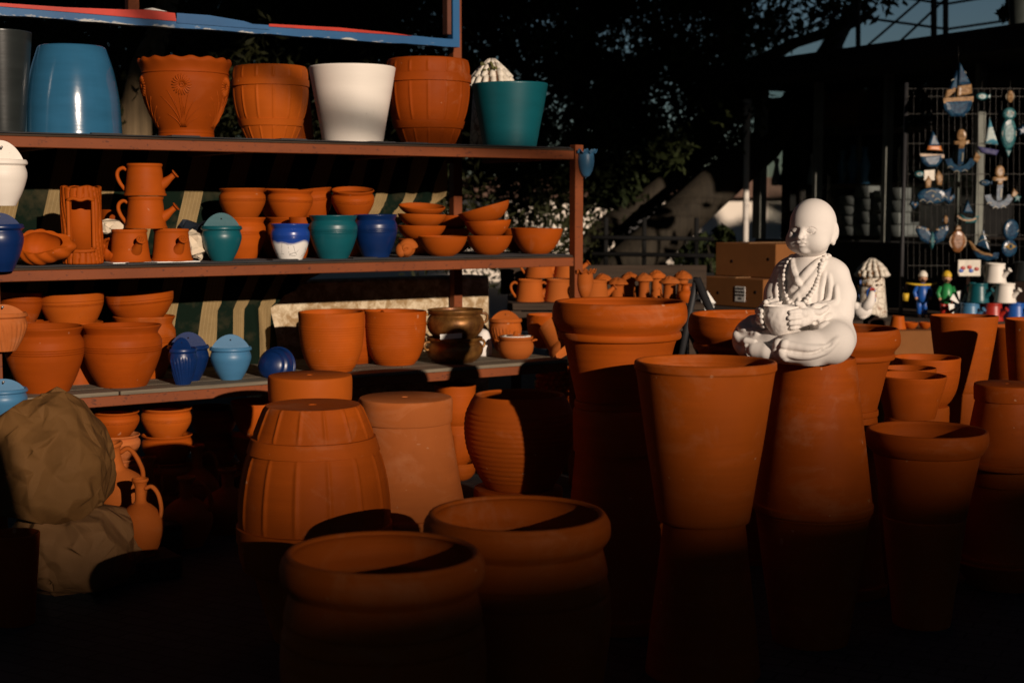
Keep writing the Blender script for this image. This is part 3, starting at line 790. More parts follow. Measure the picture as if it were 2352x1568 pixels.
# sign frame on the back posts
def s2(px, py, t):
    x, y = rk(px, t, py); r = W(px, py, y); return s_of(px, t, py), r.z
tF = TB-.06
a0, z0 = s2(0, 36, tF); a1, z1 = s2(1056, 96, tF)
sg = empty('sign_frame', 'empty sign frame of peeling blue painted wood with torn red banner remnants', 'sign frame', (RA[0], RA[1], 0), (0, 0, RANG))
print('frame z', z0, z1)
def bar(nm, mat, s0, za, s1, zb, hh, t, th, par, n=2, jag=0):
    m = MB(); V = []; 
    for i in range(n):
        q = i/(n-1); ss = s0+(s1-s0)*q; zz = za+(zb-za)*q; j1 = (rng.random()-.5)*jag; j2 = (rng.random()-.5)*jag
        V += [(ss, t, zz-hh/2+j1), (ss, t, zz+hh/2+j2), (ss, t+th, zz+hh/2+j2), (ss, t+th, zz-hh/2+j1)]
    Fs = [(0, 1, 2, 3), (4*n-1, 4*n-2, 4*n-3, 4*n-4)]
    for i in range(n-1):
        for j in range(4): Fs.append((i*4+j, i*4+4+j, i*4+4+(j+1) % 4, i*4+(j+1) % 4))
    m.add(V, Fs); return m.build(nm, mat, par, smooth=False)
o = bar('bottom_rail', PEEL, a0-.7, 0, a1+.0, 0, .034, 0, .045, sg, 40, .004); o.location = (0, tF-.0, (z0*.3+z1*.7)); dzf = z1-z0
o.rotation_euler = (0, -math.atan2(dzf, a1-a0)*0, 0)
zf = z0*.3+z1*.7
o = bar('side_rail', PEEL, 0, 0, 0.0, 1.0, .03, 0, .045, sg); 
o.data.clear_geometry()
mm = MB(); mm.box((0, .022, .5), (.034, .044, 1.03), None, .002)
vt = mm.v[0]; o.data.from_pydata(vt.tolist(), [], mm.f); o.location = (a1-.015, tF+.0015, zf+.0)
o = bar('side_rail', plain('brown_side_wood', (.10, .035, .02), .7), 0, 0, .02, 0, .02, 0, .03, sg); o.data.clear_geometry()
mm = MB(); mm.box((0, .022, .5), (.02, .04, .97), None, .002); o.data.from_pydata(mm.v[0].tolist(), [], mm.f); o.location = (a1-.046, tF+.004, zf+.02)
rbox('support_post', IRON, sB1-.02, sB1+.022, tF+.05, tF+.09, zf-.01, ztop_, par=sg)
def fp(px, py): s, z = s2(px, py, tF-.004); return s, z
def strip(name, mat, P):
    """banner remnant: polygon in rack plane from picture points"""
    mm = MB(); pts = [fp(*p) for p in P]
    off = lambda s: 0
    mm.prism([(s, z) for s, z in pts], .003); o = mm.build(name, mat, sg, smooth=False); o.location = (0, tF-.003, 0); return o
zc = lambda px: W(px, 0, 1) 
def ypx(px, dz):
    x, y = rk(px, tF, 60); P = Vector((x, y, zf+dz)); v = P-Vector((0, 0, HC)); fz = v.y*CP-v.z*SP; return 784-F*(v.z*CP+v.y*SP)/fz
strip('red_banner', REDB, [(-60, ypx(-60, .017)-1), (0, ypx(0, .017)+3), (200, ypx(200, .010)), (405, ypx(405, .006)), (402, ypx(402, .035)), (340, ypx(340, .040)), (285, ypx(285, .034)), (150, ypx(150, .026)), (0, ypx(0, .024))])
strip('blue_banner', PEEL, [(406, ypx(406, .0)), (620, ypx(620, .0)), (560, ypx(560, .025)), (480, ypx(480, .037)), (406, ypx(406, .036))])
strip('red_banner', REDB, [(618, ypx(618, .012)), (948, ypx(948, .017)), (900, ypx(900, .023)), (780, ypx(780, .028)), (618, ypx(618, .022))])
strip('white_scrap', WHTV, [(330, ypx(330, .041)), (385, ypx(385, .0385)), (350, ypx(350, .048))])

# striped cloth hung behind the shelves
def cloth():
    s0, s1 = s_of(-140, .56), s_of(1010, .56, 460)
    ns, nz = 170, 44; V = []; uv = []; Fs = []
    z0c, z1c = .40, 1.34
    for j in range(nz):
        v = j/(nz-1); z = z0c+(z1c-z0c)*v
        # right edge gathers inwards lower down
        se = s1-min(max((.80-v)*1.72, 0), .78)+.02*math.sin(v*9)
        for i in range(ns):
            u = i/(ns-1); s = s0+(se-s0)*u
            g = max(0, (u-.80)/.20)
            t = .565+.010*math.sin(s*11+v*2)+.02*g*math.sin(s*62+v*3)+.012*math.sin(v*5+s*3)-.03*(1-v)**2
            V.append((s, t, z)); uv.append((s+.22*(1-v)+.05*math.sin(v*3)*u+g*.12, z))
    for j in range(nz-1):
        for i in range(ns-1): a = j*ns+i; Fs.append((a, a+1, a+ns+1, a+ns))
    mm = MB(); mm.add(V, Fs); o = mm.build('awning_cloth', STRIPE, loc=(RA[0], RA[1], 0), rot=(0, 0, RANG))
    ul = o.data.uv_layers.new(name='UVMap'); li = np.zeros(len(o.data.loops), int); o.data.loops.foreach_get('vertex_index', li)
    ul.data.foreach_set('uv', np.array(uv)[li].ravel())
    sm = o.modifiers.new('thick', 'SOLIDIFY'); sm.thickness = .0015
    tag(o, 'green cloth with cream stripes hanging behind the two lower shelves', 'cloth')
cloth()
# cream stone wall behind the lower shelf
sw0, sw1 = s_of(600, .66, 690), s_of(1128, .66, 690)
mm = MB(); nx, nz = 60, 30
mm.box((( sw0+sw1)/2, .75, .41), (sw1-sw0, .16, .82), None, .01)
o = mm.build('stone_wall', STONE, loc=(RA[0], RA[1], 0), rot=(0, 0, RANG), smooth=False); tag(o, 'low mottled cream stone wall behind the right half of the lower shelf', 'wall')
# ---------------------------------------------------------------- builders of special wares
HOLE = plain('dark_hole', (.015, .008, .006), .9, .1)
NAILM = plain('zinc_nail', (.35, .34, .33), .4, .5, metal=.7)
def pocket(label, mat, loc, R, h, hump, rz, group=None, flute=0, kind='vase', ruffle=False, nail=False, tip=None):
    o = empty('wall_pocket', label, 'wall planter', loc, (0, 0, rz), group)
    pr = [(0, 0)] + shell(PROF['vase'], R, h, R*.09, False, 5)[1:] if not ruffle else None
    m = MB()
    if ruffle:
        pr = [(0.001, 0), (.05*R, .005), (.40*R, .11*h), (.74*R, .36*h), (.86*R, .62*h), (.83*R, .86*h), (.86*R, .93*h), (1.02*R, .97*h), (1.12*R, 1.0*h), (1.10*R, 1.02*h), (.95*R, .985*h), (.78*R, .92*h), (.70*R, .7*h), (.5*R, .4*h), (.01, .15*h)]
        pr = [tuple(q) for q in catmull(pr, 3)]
        def f(A, r, z):
            k = np.clip((z/h-.88)/.1, 0, 1)*np.clip((r/R-.8)/.25, 0, 1)
            return r*(1+.05*k*np.sin(9*A+.5)), z+.075*h*k*np.sin(9*A)
        m.lathe(pr, 108, f)
    else:
        def f(A, r, z):
            if not flute: return r, z
            k = np.clip((.80-z/h)/.1, 0, 1)*np.clip(z/h/.05, 0, 1)
            return r*(1-.045*k*np.abs(np.cos(flute/2*(A+.25*z/h)))**3*1.4+.012*k), z
        m.lathe(pr, 96, f)
    V = m.v[-1]; V[:, 1] = np.minimum(V[:, 1], .10*R)
    m.build('body', mat, o, loc=(0, -.10*R, 0), sharp=60)
    if not ruffle:
        n = 24; w_ = .93*R; top = h*.94
        poly = [(-w_, h*.55)]+[(-w_*math.cos(PI*q/n), top+hump*(.5-.5*math.cos(2*PI*q/n))**.75) for q in range(n+1)]+[(w_, h*.55)]
        m = MB(); m.prism(poly, R*.10); m.build('back_plate', mat, o, loc=(0, -R*.05, 0), sharp=40)
        zz = top+hump*.62
    else: zz = h*.97
    m = MB(); m.tube([(0, -R*.115, zz), (0, -R*.10, zz)], R*.04, 10); m.build('nail_hole', HOLE, o)
    if nail:
        m = MB(); m.tube([(0, -.012, zz+.004), (0, -R*.1-.01, zz+.006), (0, -R*.1-.0105, zz+.006), (0, -R*.1-.012, zz+.006)], [.0014, .0014, .004, .004], 8); m.build('nail', NAILM, o)
    return o
def can(label, mat, loc, R, h, rz, group='terracotta watering cans', small=False):
    """R is the base radius"""
    o = empty('watering_can', label, 'watering can', loc, (0, 0, rz), group)
    pr = [(0, 0), (1.0, 0), (1.02, .02), (1.02, .05), (.975, .085), (.965, .10), (.90, .40), (.835, .80), (.815, .875), (.83, .90), (.86, .925), (.86, .97), (.82, .995), (.79, .98), (.77, .9), (.86, .3), (.90, .10), (0, .08)]
    pr = [(r*R, z*h) for r, z in pr]
    m = MB(); m.lathe(pr, 40, wobble(R, .008, rng.random()*6)); m.build('body', mat, o, sharp=50)
    P = [(-.86*R, 0, .80*h), (-1.05*R, 0, .86*h), (-1.27*R, 0, .78*h), (-1.33*R, 0, .62*h), (-1.22*R, 0, .42*h), (-1.05*R, 0, .26*h), (-.92*R, 0, .16*h)]
    P = [tuple(q) for q in catmull(P, 3)]
    m = MB(); m.tube(P, R*.095, 10, T(s=(1, 1.25, 1))); m.build('handle', mat, o)
    P = [(.72*R, 0, .32*h), (.98*R, 0, .42*h), (1.22*R, 0, .54*h), (1.43*R, 0, .655*h)]
    m = MB(); m.tube(P, [R*.30, R*.24, R*.16, R*.135], 16, caps=False); sp_ = m.build('spout', mat, o)
    d = Vector((.78, 0, .62))
    e = Vector(P[-1]); m = MB(); m.tube([e-d*.02*R, e+d*.05*R, e+d*.06*R, e+d*.10*R, e+d*.105*R], [R*.14, R*.20, R*.235, R*.23, R*.20], 20)
    rs2 = m.build('rose', mat, sp_)
    up = Vector((0, 1, 0)); b = d.cross(up)
    m = MB()
    for q in range(7):
        a = q*2*PI/6; r = 0 if q == 6 else .11*R
        c = e+d*.106*R+up*math.cos(a)*r+b*math.sin(a)*r; m.ell(c, .018*R, None, 8, 6)
    m.build('rose_holes', HOLE, sp_)
    return o
def jug(label, mat, loc, R, h, rz, tilt=(0, 0), neck=.34, hand=1, cat='jug', name='clay_jug', group='clay jugs under the rack'):
    o = empty(name, label, cat, loc, (tilt[0], tilt[1], rz), group)
    pr = [(0, 0), (.55, 0), (.60, .02), (.85, .16), (1.0, .34), (.97, .46), (.78, .57), (.50, .65), (neck*.95, .70), (neck*.85, .80), (neck*.88, .90), (neck*1.15, .955), (neck*1.3, .97), (neck*1.3, 1.0), (neck*1.05, 1.0), (neck*.7, .93), (neck*.7, .7), (0.01, .6)]
    pr = [tuple(q) for q in catmull([(r*R, z*h) for r, z in pr], 3)]
    pr = [(max(r, .0005), z) for r, z in pr]
    m = MB(); m.lathe(pr, 40, wobble(R, .01, rng.random()*6)); m.build('body', mat, o, sharp=60)
    for q in range(hand):
        sgn = 1 if q == 0 else -1
        P = [(sgn*neck*.8*R, 0, .87*h), (sgn*(neck+.25)*R, 0, .90*h), (sgn*.82*R, 0, .80*h), (sgn*.95*R, 0, .62*h), (sgn*.90*R, 0, .50*h)]
        P = [tuple(v) for v in catmull(P, 4)]
        m = MB(); m.tube(P, R*.095, 10, T(s=(1, 1.4, 1))); m.build('handle', mat, o)
    return o
def mushroom(label, loc, R, h, rz, capR):
    o = empty('mushroom_house', label, 'garden ornament', loc, (0, 0, rz), 'terracotta mushroom houses')
    cz = h*.72
    pr = [(R*1.12, 0), (R*1.1, .02*h), (R*.98, .12*h), (R*.88, .4*h), (R*.86, .62*h), (R*1.02, .71*h), (R*.6, .74*h)]
    pr = [tuple(q) for q in catmull(pr, 4)]+[(R*.55, .70*h), (R*.72, .6*h), (R*.74, .1*h), (R*.9, .0)]
    def sk(A, z):
        a = np.abs((A+PI/2+PI) % (2*PI)-PI); return (a < .42) & (z < h*.34-(a/.42)**2*.10*h)
    m = MB(); m.lathe(pr, 40, None, sk); m.build('stem', TCP, o, sharp=60)
    m = MB(); cp = [(capR*.35, cz-.03*h), (capR*.97, cz-.005*h), (capR*1.0, cz+.02*h), (capR*.95, cz+.07*h), (capR*.72, cz+.16*h), (capR*.4, cz+.23*h), (capR*.12, cz+.265*h), (.0005, cz+.27*h)]
    cp = [tuple(q) for q in catmull(cp, 4)]
    sd_ = rng.random()*9
    def f(A, r, z):
        nz = np.vectorize(lambda a, b, c: noise.noise(Vector((math.cos(a)*3+sd_, math.sin(a)*3, c*90))))(A, r, z)
        k = np.clip((z-cz)/(.03*h), 0, 1)
        return r*(1+.05*k*nz), z+.035*h*k*nz
    m.lathe(cp, 44, f); m.build('cap', TCP, o)
    return o
def crumple(name, label, cat, mat, loc, r, seed, group=None, sq=(1, 1, 1), amp=.35, nu=56):
    V, fs = facet_mesh(110, seed+40, .16, lambda b: (b.x*r*sq[0], b.y*r*sq[1], b.z*r*sq[2]), 2.2); V[:, 2] -= r*sq[2]
    m = MB(); m.add(V, fs); o = m.build(name, mat, loc=loc, smooth=False); tag(o, label, cat, group); return o

# ---------------------------------------------------------------- top shelf
g1 = 'large pots on the top shelf'
pot('cone', 'tall charcoal glazed pot at the left end of the top shelf', 'flower pot', DARKG, 0, 66, 136, 'top', .01, group=g1)
k = cnt['n']
x, y = rk(170, .02, 300); Rb = 105*y/F; x, y = rk(170, .02+Rb, 300); Rb = 106*y/F
hb_ = W(170, 99, y-Rb*.7).z-ZS['top']
m = MB(); m.lathe([tuple(q) for q in catmull([(0.001, .004), (Rb*.96, .004), (Rb*.96, .004), (Rb, 0), (Rb, .01), (Rb*.985, hb_*.20), (Rb*.95, hb_*.45), (Rb*.86, hb_*.72), (Rb*.74, hb_*.93), (Rb*.70, hb_*.985), (Rb*.66, hb_), (Rb*.66, hb_), (.001, hb_)], 6)], 72, wobble(Rb, .003, 1))
o = m.build('flower_pot', BLUG, loc=(x, y, ZS['top']), sharp=50); tag(o, 'large glossy blue glazed pot standing upside down on the top shelf', 'flower pot', g1)
fo, fP, fR, fh = pot('flower', 'terracotta pot with ruffled rim and embossed daisies on the top shelf', 'flower pot', TC2, 424, 131, 207, 'top', .02, group=g1)
fo.rotation_euler[2] = 0
def relief(o, R, h, a0):
    pr = [np.array(p) for p in catmull(PROF['flower'], 8)]; zz = np.array([p[1] for p in pr]); rr = np.array([p[0] for p in pr])
    def S(u, z, off=0):   # u metres round, z metres up
        r = np.interp(z/h, zz, rr)*R+off; a = a0+u/R; return (r*math.cos(a), r*math.sin(a), z)
    m = MB(); cz = .66*h
    for q in range(20):
        a = q*2*PI/20; pts = []
        for t in (.028, .06, .09, .112): pts.append(S(math.cos(a)*t*R*2.0, cz+math.sin(a)*t*R*2.0, .001))
        m.tube(pts, [R*.010, R*.018, R*.02, R*.008], 6)
    m.tube([S(-.04*R*math.cos(t), cz+.04*R*math.sin(t), .002) for t in np.linspace(0, 6.0, 10)], R*.014, 6)
    for b, lean, top in [(-.07, -.45, .52), (-.05, -.30, .60), (-.03, -.16, .46), (0, 0, .50), (.02, .02, .42), (.03, .18, .66), (.05, .32, .52), (.07, .42, .40), (-.09, -.34, .30), (.09, .36, .26), (-.02, -.05, .54)]:
        pts = [S((b+lean*(t**1.6))*R, (.14+(top-.14)*t)*h, .0005) for t in np.linspace(0, 1, 8)]
        m.tube(pts, [R*.016*(1-.6*t) for t in np.linspace(0, 1, 8)], 5)
    return m
va = math.atan2(-fP.y, -fP.x)
for q, aa in enumerate((-.08, 1.15, -1.3, 2.4)): relief(fo, fR, fh, va+aa).build('flower_relief', TC2, fo)
pot('barrel', 'smaller terracotta barrel pot between the ruffled daisy pot and the white pot', 'flower pot', TC, 620, 149, 177, 'top', .02, group=g1)
pot('cone', 'plain terracotta pot standing upside down behind the smaller barrel pot on the top shelf', 'flower pot', TC2, 672, 163, 95, 'top', .36, inv=True, group=g1)
pot('cone', 'large white flower pot tapering to its foot on the top shelf', 'flower pot', WHT, 809, 148, 196, 'top', .02, group=g1)
pot('barrel', 'larger terracotta barrel pot between the white pot and the teal pot on the top shelf', 'flower pot', TC2, 983, 132, 196, 'top', .02, group=g1)
pot('cone', 'teal flower pot at the right end of the top shelf', 'flower pot', TEAL, 1171, 188, 173, 'top', .02, group=g1)
# ceramic house behind the teal pot
MILLW = None
def mill_mat():
    n = N('white_painted_stonework')
    v = n.n('ShaderNodeTexVoronoi', feature='DISTANCE_TO_EDGE'); v.inputs['Scale'].default_value = 26; n.l(n.co, v.inputs['Vector'])
    e = n.ramp(v.outputs['Distance'], [(0, 1), (.06, 0)])
    a = n.mix(e, (.66, .60, .50), (.10, .05, .03))
    a = n.mix(n.ramp(n.noise(20, 4), [(.58, 0), (.68, .8)]), a, (.22, .10, .05))
    return n.fin(a, .6, n.bump(e, -.5, .003))
MILLW = mill_mat()
ROOFW = plain('white_glazed_tiles', (.66, .61, .52), .5, .3, .15, 30)
ROOFD = plain('brown_roof_grout', (.12, .06, .03), .8)
VINE = plain('green_brown_clay_vine', (.10, .10, .03), .6, .3, .5, 50)
REDC = plain('red_ceramic', (.35, .02, .01), .4, .5)
BLUEC = plain('blue_ceramic_paint', (.01, .08, .35), .4, .5)
YELC = plain('yellow_ceramic', (.65, .42, .03), .5, .4)
GRNC = plain('green_ceramic', (.02, .22, .06), .4, .5)
SKINC = plain('painted_skin_ceramic', (.45, .24, .14), .5, .4)
def tile_roof(par, R, H, z0, rows=4, n=16, seed=0):
    m = MB(); m.lathe([(R*.98, z0), (R*.9, z0+H*.12), (R*.62, z0+H*.62), (R*.3, z0+H*.92), (.001, z0+H)], 24); m.build('roof_base', ROOFD, par)
    m = MB()
    for r in range(rows):
        f0 = r/rows; f1 = (r+1.15)/rows
        R0 = R*(1.04-.9*f0**1.2); R1 = R*(1.0-.9*min(f1, 1)**1.2); Z0 = z0+H*(f0**.8)*.98; Z1 = z0+H*(min(f1, 1)**.8)*1.02
        nn = max(6, int(n*(1-.6*f0)))
        for q in range(nn):
            a = 2*PI*(q+.5*(r % 2))/nn; w_ = PI*R0/nn*.72
            m.tube([(R0*math.cos(a), R0*math.sin(a), Z0), (R1*math.cos(a), R1*math.sin(a), Z1)], [w_, w_*.8], 8)
    m.build('roof_tiles', ROOFW, par)
x, y = rk(1130, .34, 300); zt_ = W(1130, 139, y).z; hh = zt_-ZS['top']
o = empty('ceramic_house', 'round white ceramic stone house with tiled roof behind the teal pot on the top shelf', 'ceramic house', (x, y, ZS['top']), (0, 0, -.3))
Rm = .088
m = MB(); m.lathe([(0, 0), (Rm*1.05, 0), (Rm*.95, hh*.4), (Rm*.86, hh*.72), (Rm*.5, hh*.74)], 32, wobble(Rm, .01)); m.build('wall', MILLW, o)
tile_roof(o, Rm*1.02, hh*.30, hh*.70)
m = MB(); m.prism([(-.016, 0), (.034, 0), (.018, .055), (-.006, .055)], .035); m.build('dormer', ROOFW, o, loc=(Rm*.55, -Rm*.3, hh*.73), smooth=False)
m = MB(); [m.ell((rng.uniform(-.03, .03), rng.uniform(-.02, .02), rng.uniform(-.02, .02)), rng.uniform(.005, .009), None, 8, 6) for _ in range(16)]
m.build('vine', VINE, o, loc=(.01, -Rm*.6, hh*.90))

# ---------------------------------------------------------------- pockets hung on the front left post
def hangp(label, mat, px, ytop, ybot, w, hump_px, **k):
    x, y = rk(px, -.006, (ytop+ybot)/2); z0 = W(px, ybot, y-.05).z; z1 = W(px, ytop, y-.01).z
    R = w/2*(y-.05)/F/1.03; hm = hump_px*y/F
    return pocket(label, mat, (x, y, z0), R, (z1-z0)-hm, hm, RANG+k.pop('rz', 0), **k)
gp = 'wall planters hung on the rack posts'
hangp('white wall planter with humped back, topmost on the left rack post', WHT, 2, 316, 472, 116, 52, group=gp, nail=True)
hangp('royal blue wall planter hung on the left rack post at the middle shelf', NAVY, -3, 482, 624, 112, 34, group=gp, nail=True)
hangp('fluted brownish terracotta wall planter hung on the left rack post', TCD, 4, 694, 808, 114, 26, group=gp, nail=True, flute=26)
hangp('light blue wall planter lowest on the left rack post, above the paper bag', SKYB, 6, 866, 968, 112, 28, group=gp, nail=True)
x, y = rk(1344, -.006, 380)
pocket('small light blue wall planter with ruffled lip hung on the right rack post', SKYB, (x, y, W(1340, 411, y).z), .040, .108, 0, RANG-.15, group=gp, ruffle=True)
x, y = rk(1342, -.006, 650)
pocket('small terracotta wall planter with ruffled lip hung on the right rack post', TCP, (x, y, W(1338, 689, y).z), .040, .116, 0, RANG-.15, group=gp, ruffle=True)

# ---------------------------------------------------------------- middle shelf
gm = 'wares on the middle shelf'
def onshelf(px, t, shelf, py=560):
    x, y = rk(px, t, py); return Vector((x, y, ZS[shelf]))
# shell planter
def shellpot(label, loc, R, rz, mat, tilt=-.5):
    m = MB(); nu, nv = 90, 26; V = []; Fs = []
    for i in range(nv):
        b = i/(nv-1)*PI*.62
        for j in range(nu):
            a = 2*PI*j/nu; st = 1+.65*max(0, math.cos(a))**6*math.sin(b)
            rr = R*(1+.10*abs(math.sin(11*a*.5+3*b)))*st
            V.append((rr*math.sin(b)*math.cos(a)*1.05, rr*math.sin(b)*math.sin(a)*.9, -R*.92*math.cos(b)+R*.9))
    n0 = len(V)
    for i in range(nv):
        b = (1-i/(nv-1))*PI*.60
        for j in range(nu):
            a = 2*PI*j/nu; st = 1+.45*max(0, math.cos(a))**6*math.sin(b); rr = R*.86*(1+.03*abs(math.sin(9*a*.5+3*b)))*st
            V.append((rr*math.sin(b)*math.cos(a)*1.05, rr*math.sin(b)*math.sin(a)*.9, -R*.86*math.cos(b)+R*.92))
    for i in range(2*nv-1):
        for j in range(nu): j2 = (j+1) % nu; Fs.append((i*nu+j, i*nu+j2, (i+1)*nu+j2, (i+1)*nu+j))
    m.add(V, Fs, T(0, 0, 0, tilt, 0, 0)); zmin = m.v[0][:, 2].min(); m.v[0][:, 2] -= zmin
    o = m.build('shell_planter', mat, loc=loc, rot=(0, 0, rz), sharp=70); tag(o, label, 'planter'); return o
shellpot('ribbed terracotta seashell planter at the left end of the middle shelf', onshelf(95, .085, 'mid', 600), .064, .1, TC, .75)
# bark log planter
def logplanter(label, loc, R, h, rz, mat):
    o = empty('log_planter', label, 'planter', loc, (0, 0, rz))
    def f(A, r, z):
        q = np.abs(np.sin(A*11+np.sin(z*30+A*2)*1.3+z*18)); q2 = np.sin(A*3+z*25)
        return r+np.where(r > R*.85, 1, 0)*(-R*.085*np.exp(-(q/.28)**2)+R*.025*q2), z+.004*np.sin(4*A)*(z > h*.8)
    def sk(A, z):
        a = np.abs((A+PI/2+PI) % (2*PI)-PI); zz = z/h
        lim = .62*np.clip((zz-.16)/.08, 0, 1)**.5
        return (a < lim) & (zz > .16) & (zz < .82)
    zs_ = np.linspace(0, h, 70)
    pr = [(0.001, 0), (R*.92, 0)]+[(R, z) for z in zs_[1:-1]]+[(R*.95, h*.995), (R*.86, h), (R*.80, h*.985)]
    m = MB(); m.lathe(pr, 120, f, sk)
    # tunnel rim
    m.lathe([(R*.80, h*.985)]+[(R*.80, z) for z in zs_[::-1][1:-6:3]], 120, None, sk)
    m.build('bark_wall', mat, o, sharp=70)
    m = MB(); m.lathe([(R*.78, h*.70), (R*.775, h*.1), (.001, h*.1)], 48, lambda A, r, z: (r+.0012*np.sin(z*220), z)); V = m.v[0]
    m.build('liner', TC, o)
    for sgn in (-1, 1):
        P = []
        for t in np.linspace(0, 1, 14): 
            zz = h*(.20+.62*t); a = -PI/2+sgn*.66; P.append((R*.96*math.cos(a), R*.96*math.sin(a), zz))
        m = MB(); m.tube(P, R*.10, 8, T()); m.build('edge_roll', mat, o)
    P = [(R*.98*math.cos(a), R*.98*math.sin(a), h*(.17+.03*abs(a+PI/2)**2)) for a in np.linspace(-PI/2-.66, -PI/2+.66, 12)]
    m = MB(); m.tube(P, R*.10, 8); m.build('edge_roll', mat, o)
    P = [(R*.98*math.cos(a), R*.98*math.sin(a), h*.835+.003*math.sin(a*9)) for a in np.linspace(-PI/2-.70, -PI/2+.70, 12)]
    m = MB(); m.tube(P, R*.09, 8); m.build('edge_roll', mat, o)
    return o
p = onshelf(190, .09, 'mid', 600)
logplanter('terracotta planter modelled as an upright hollow log with a tall opening', p, .066, W(190, 425, p.y).z-ZS['mid']-.005, .25, TC)
p = onshelf(262, .30, 'mid', 560)
pot('wbowl', 'terracotta bowl half hidden between the log planter and the watering cans', 'bowl', TC2, 268, 483, 74, 'mid', .30, group='terracotta bowls on the middle shelf')
shellpot('small ribbed terracotta shell behind the bottom left watering can', onshelf(240, .14, 'mid', 590), .045, 1.2, TC2, .9)
hcan = (W(333, 440, 4.7).z-W(333, 518, 4.7).z)*.985
pA = onshelf(299, .085, 'mid', 600); pB = onshelf(395, .085, 'mid', 600)
Rc = 47*pA.y/F
card = MB(); card.box((0, 0, .0015), (.30, .12, .003)); o = card.build('card_sheet', WHTV, loc=(pA+pB)/2+Vector((0, 0, .001)), rot=(0, 0, RANG), smooth=False); tag(o, 'thin white card sheet under the two bottom watering cans', 'card')
z1 = ZS['mid']+.0045
can('bottom left watering can of the pyramid, its sprinkler turned to the camera', TC, (pA.x, pA.y, z1), Rc, hcan, -.95)
can('bottom right watering can of the pyramid, next to the teal wall planter', TC, (pB.x, pB.y, z1), Rc, hcan, -.95)
pC = (pA+pB)/2; pC = Vector(rk(335, .10, 500)+(0,))
can('middle watering can of the pyramid, standing on the two bottom ones', TC, (pC.x, pC.y, z1+hcan+.001), Rc, hcan, .05)
pC2 = Vector(rk(332, .10, 400)+(0,))
can('topmost watering can of the pyramid on the middle shelf', TC, (pC2.x, pC2.y, z1+2*hcan+.002), Rc, hcan, .05)
crumple('crumpled_paper', 'cream crumpled paper between the log planter and the watering cans', 'paper', CRUM, onshelf(262, .20, 'mid', 520)+Vector((0, 0, .115)), .040, 1, sq=(1.3, 1, .8), amp=.6, nu=36)
m = MB(); m.box((0, 0, .04), (.09, .07, .078), None, .004)
tag(m.build('paper_box', DARKG, loc=onshelf(262, .24, 'mid', 560), rot=(0, 0, RANG), smooth=False), 'dark packing box behind the left watering can that holds up crumpled paper', 'box')
crumple('crumpled_paper', 'cream crumpled paper to the right of the bottom right watering can', 'paper', CRUM, onshelf(452, .16, 'mid', 590)+Vector((0, 0, .045)), .046, 2, sq=(1.1, 1, 1), amp=.6, nu=36)
crumple('crumpled_bag', 'dark crumpled plastic behind the cream paper ball', 'plastic bag', plain('dark_blue_plastic', (.015, .02, .03), .45, .4), onshelf(450, .27, 'mid', 580)+Vector((0, 0, .066)), .062, 5, sq=(1.1, 1, 1.05), amp=.5, nu=36)
def shelfpocket(label, mat, px, ytop, w, t, shelf, hump_px, ybase=None, rz=0, **k):
    x, y = rk(px, t, ytop); R = w/2*y/F/1.03; x, y = rk(px, t+R, ytop); z0 = ZS[shelf]; hm = hump_px*y/F
    zt = W(px, ytop, y).z
    return pocket(label, mat, (x, y, z0), R, zt-z0-hm, hm, RANG+rz-.3, **k)
shelfpocket('teal wall planter with pointed back standing on the middle shelf', TEAL, 508, 484, 95, .035, 'mid', 36, rz=-.1)
bt_ = 'terracotta belly pots stacked on the middle shelf'
def stackpot(kind, lb, mat, cx, ytops, w, shelf, t, cat='flower pot', group=None, labels=None, dx=None, rots=None, ws=None):
    """stack: first ytop is the bottom one"""
    zb = ZS[shelf] if shelf in ZS else shelf; R_out = []
    x, y = rk(cx, t, ytops[0])
    for i, yt in enumerate(ytops):
        c = cx+(dx[i] if dx else 0); wi = ws[i] if ws else w
        R = wi/2*y/F; yy = rk(c, t+R, yt)[1]; R = wi/2*yy/F
        zt = W(c, yt, yy+(R if yt > 475 else -R)*.9).z
        rr = rots[i] if rots else None
        if rr is not None and isinstance(rr, float): rr = (0, rr, 0)
        pot(kind, labels[i], cat, mat, c, yt, wi, t=t, zb=zb, ztop=zt, group=group, rot=rr)
        zb = zt-.010*(.4)
        if i+1 < len(ytops): zb = zt-.004
stackpot('belly', '', TC, 557, [500, 434], 107, 'mid', .22, group=bt_, labels=['lower pot of the left stack, behind the teal wall planter', 'upper belly pot of the left stack, above the teal wall planter'], dx=[-1, -1], ws=[106, 106])
stackpot('belly', '', TC, 664, [500, 438], 105, 'mid', .26, group=bt_, labels=['lower pot of the second stack, behind the small crackle pot', 'upper belly pot of the second stack, above the small crackle pot'], rots=[None, .03])
stackpot('belly', '', TC, 722, [500, 435], 92, 'mid', .34, group=bt_, labels=['lower pot of the back stack, hidden behind the teal belly pot', 'tilted belly pot at the back between the second and the third stack'], rots=[None, -.10])
stackpot('belly', '', TC, 640, [500, 435], 92, 'mid', .36, group=bt_, labels=['lower pot farthest back between the first two stacks', 'upper pot farthest back between the first two stacks'])
stackpot('belly', '', TC, 810, [497, 436], 98, 'mid', .20, group=bt_, labels=['lower pot of the stack behind the royal blue belly pot', 'belly pot tipped to show its opening, above the teal and royal blue pots'], rots=[None, (.16, .02, 0)])
pot('bowl', 'small terracotta bowl rim peeping above the crackle pot', 'bowl', TC2, 690, 500, 52, 'mid', .15, group='terracotta bowls on the middle shelf')
pot('belly', 'small blue pot fading to white crackle at its foot', 'flower pot', CRACK, 666, 515, 89, 'mid', .012)
pot('belly', 'teal belly pot on the middle shelf', 'flower pot', TEAL, 765, 496, 110, 'mid', .012)
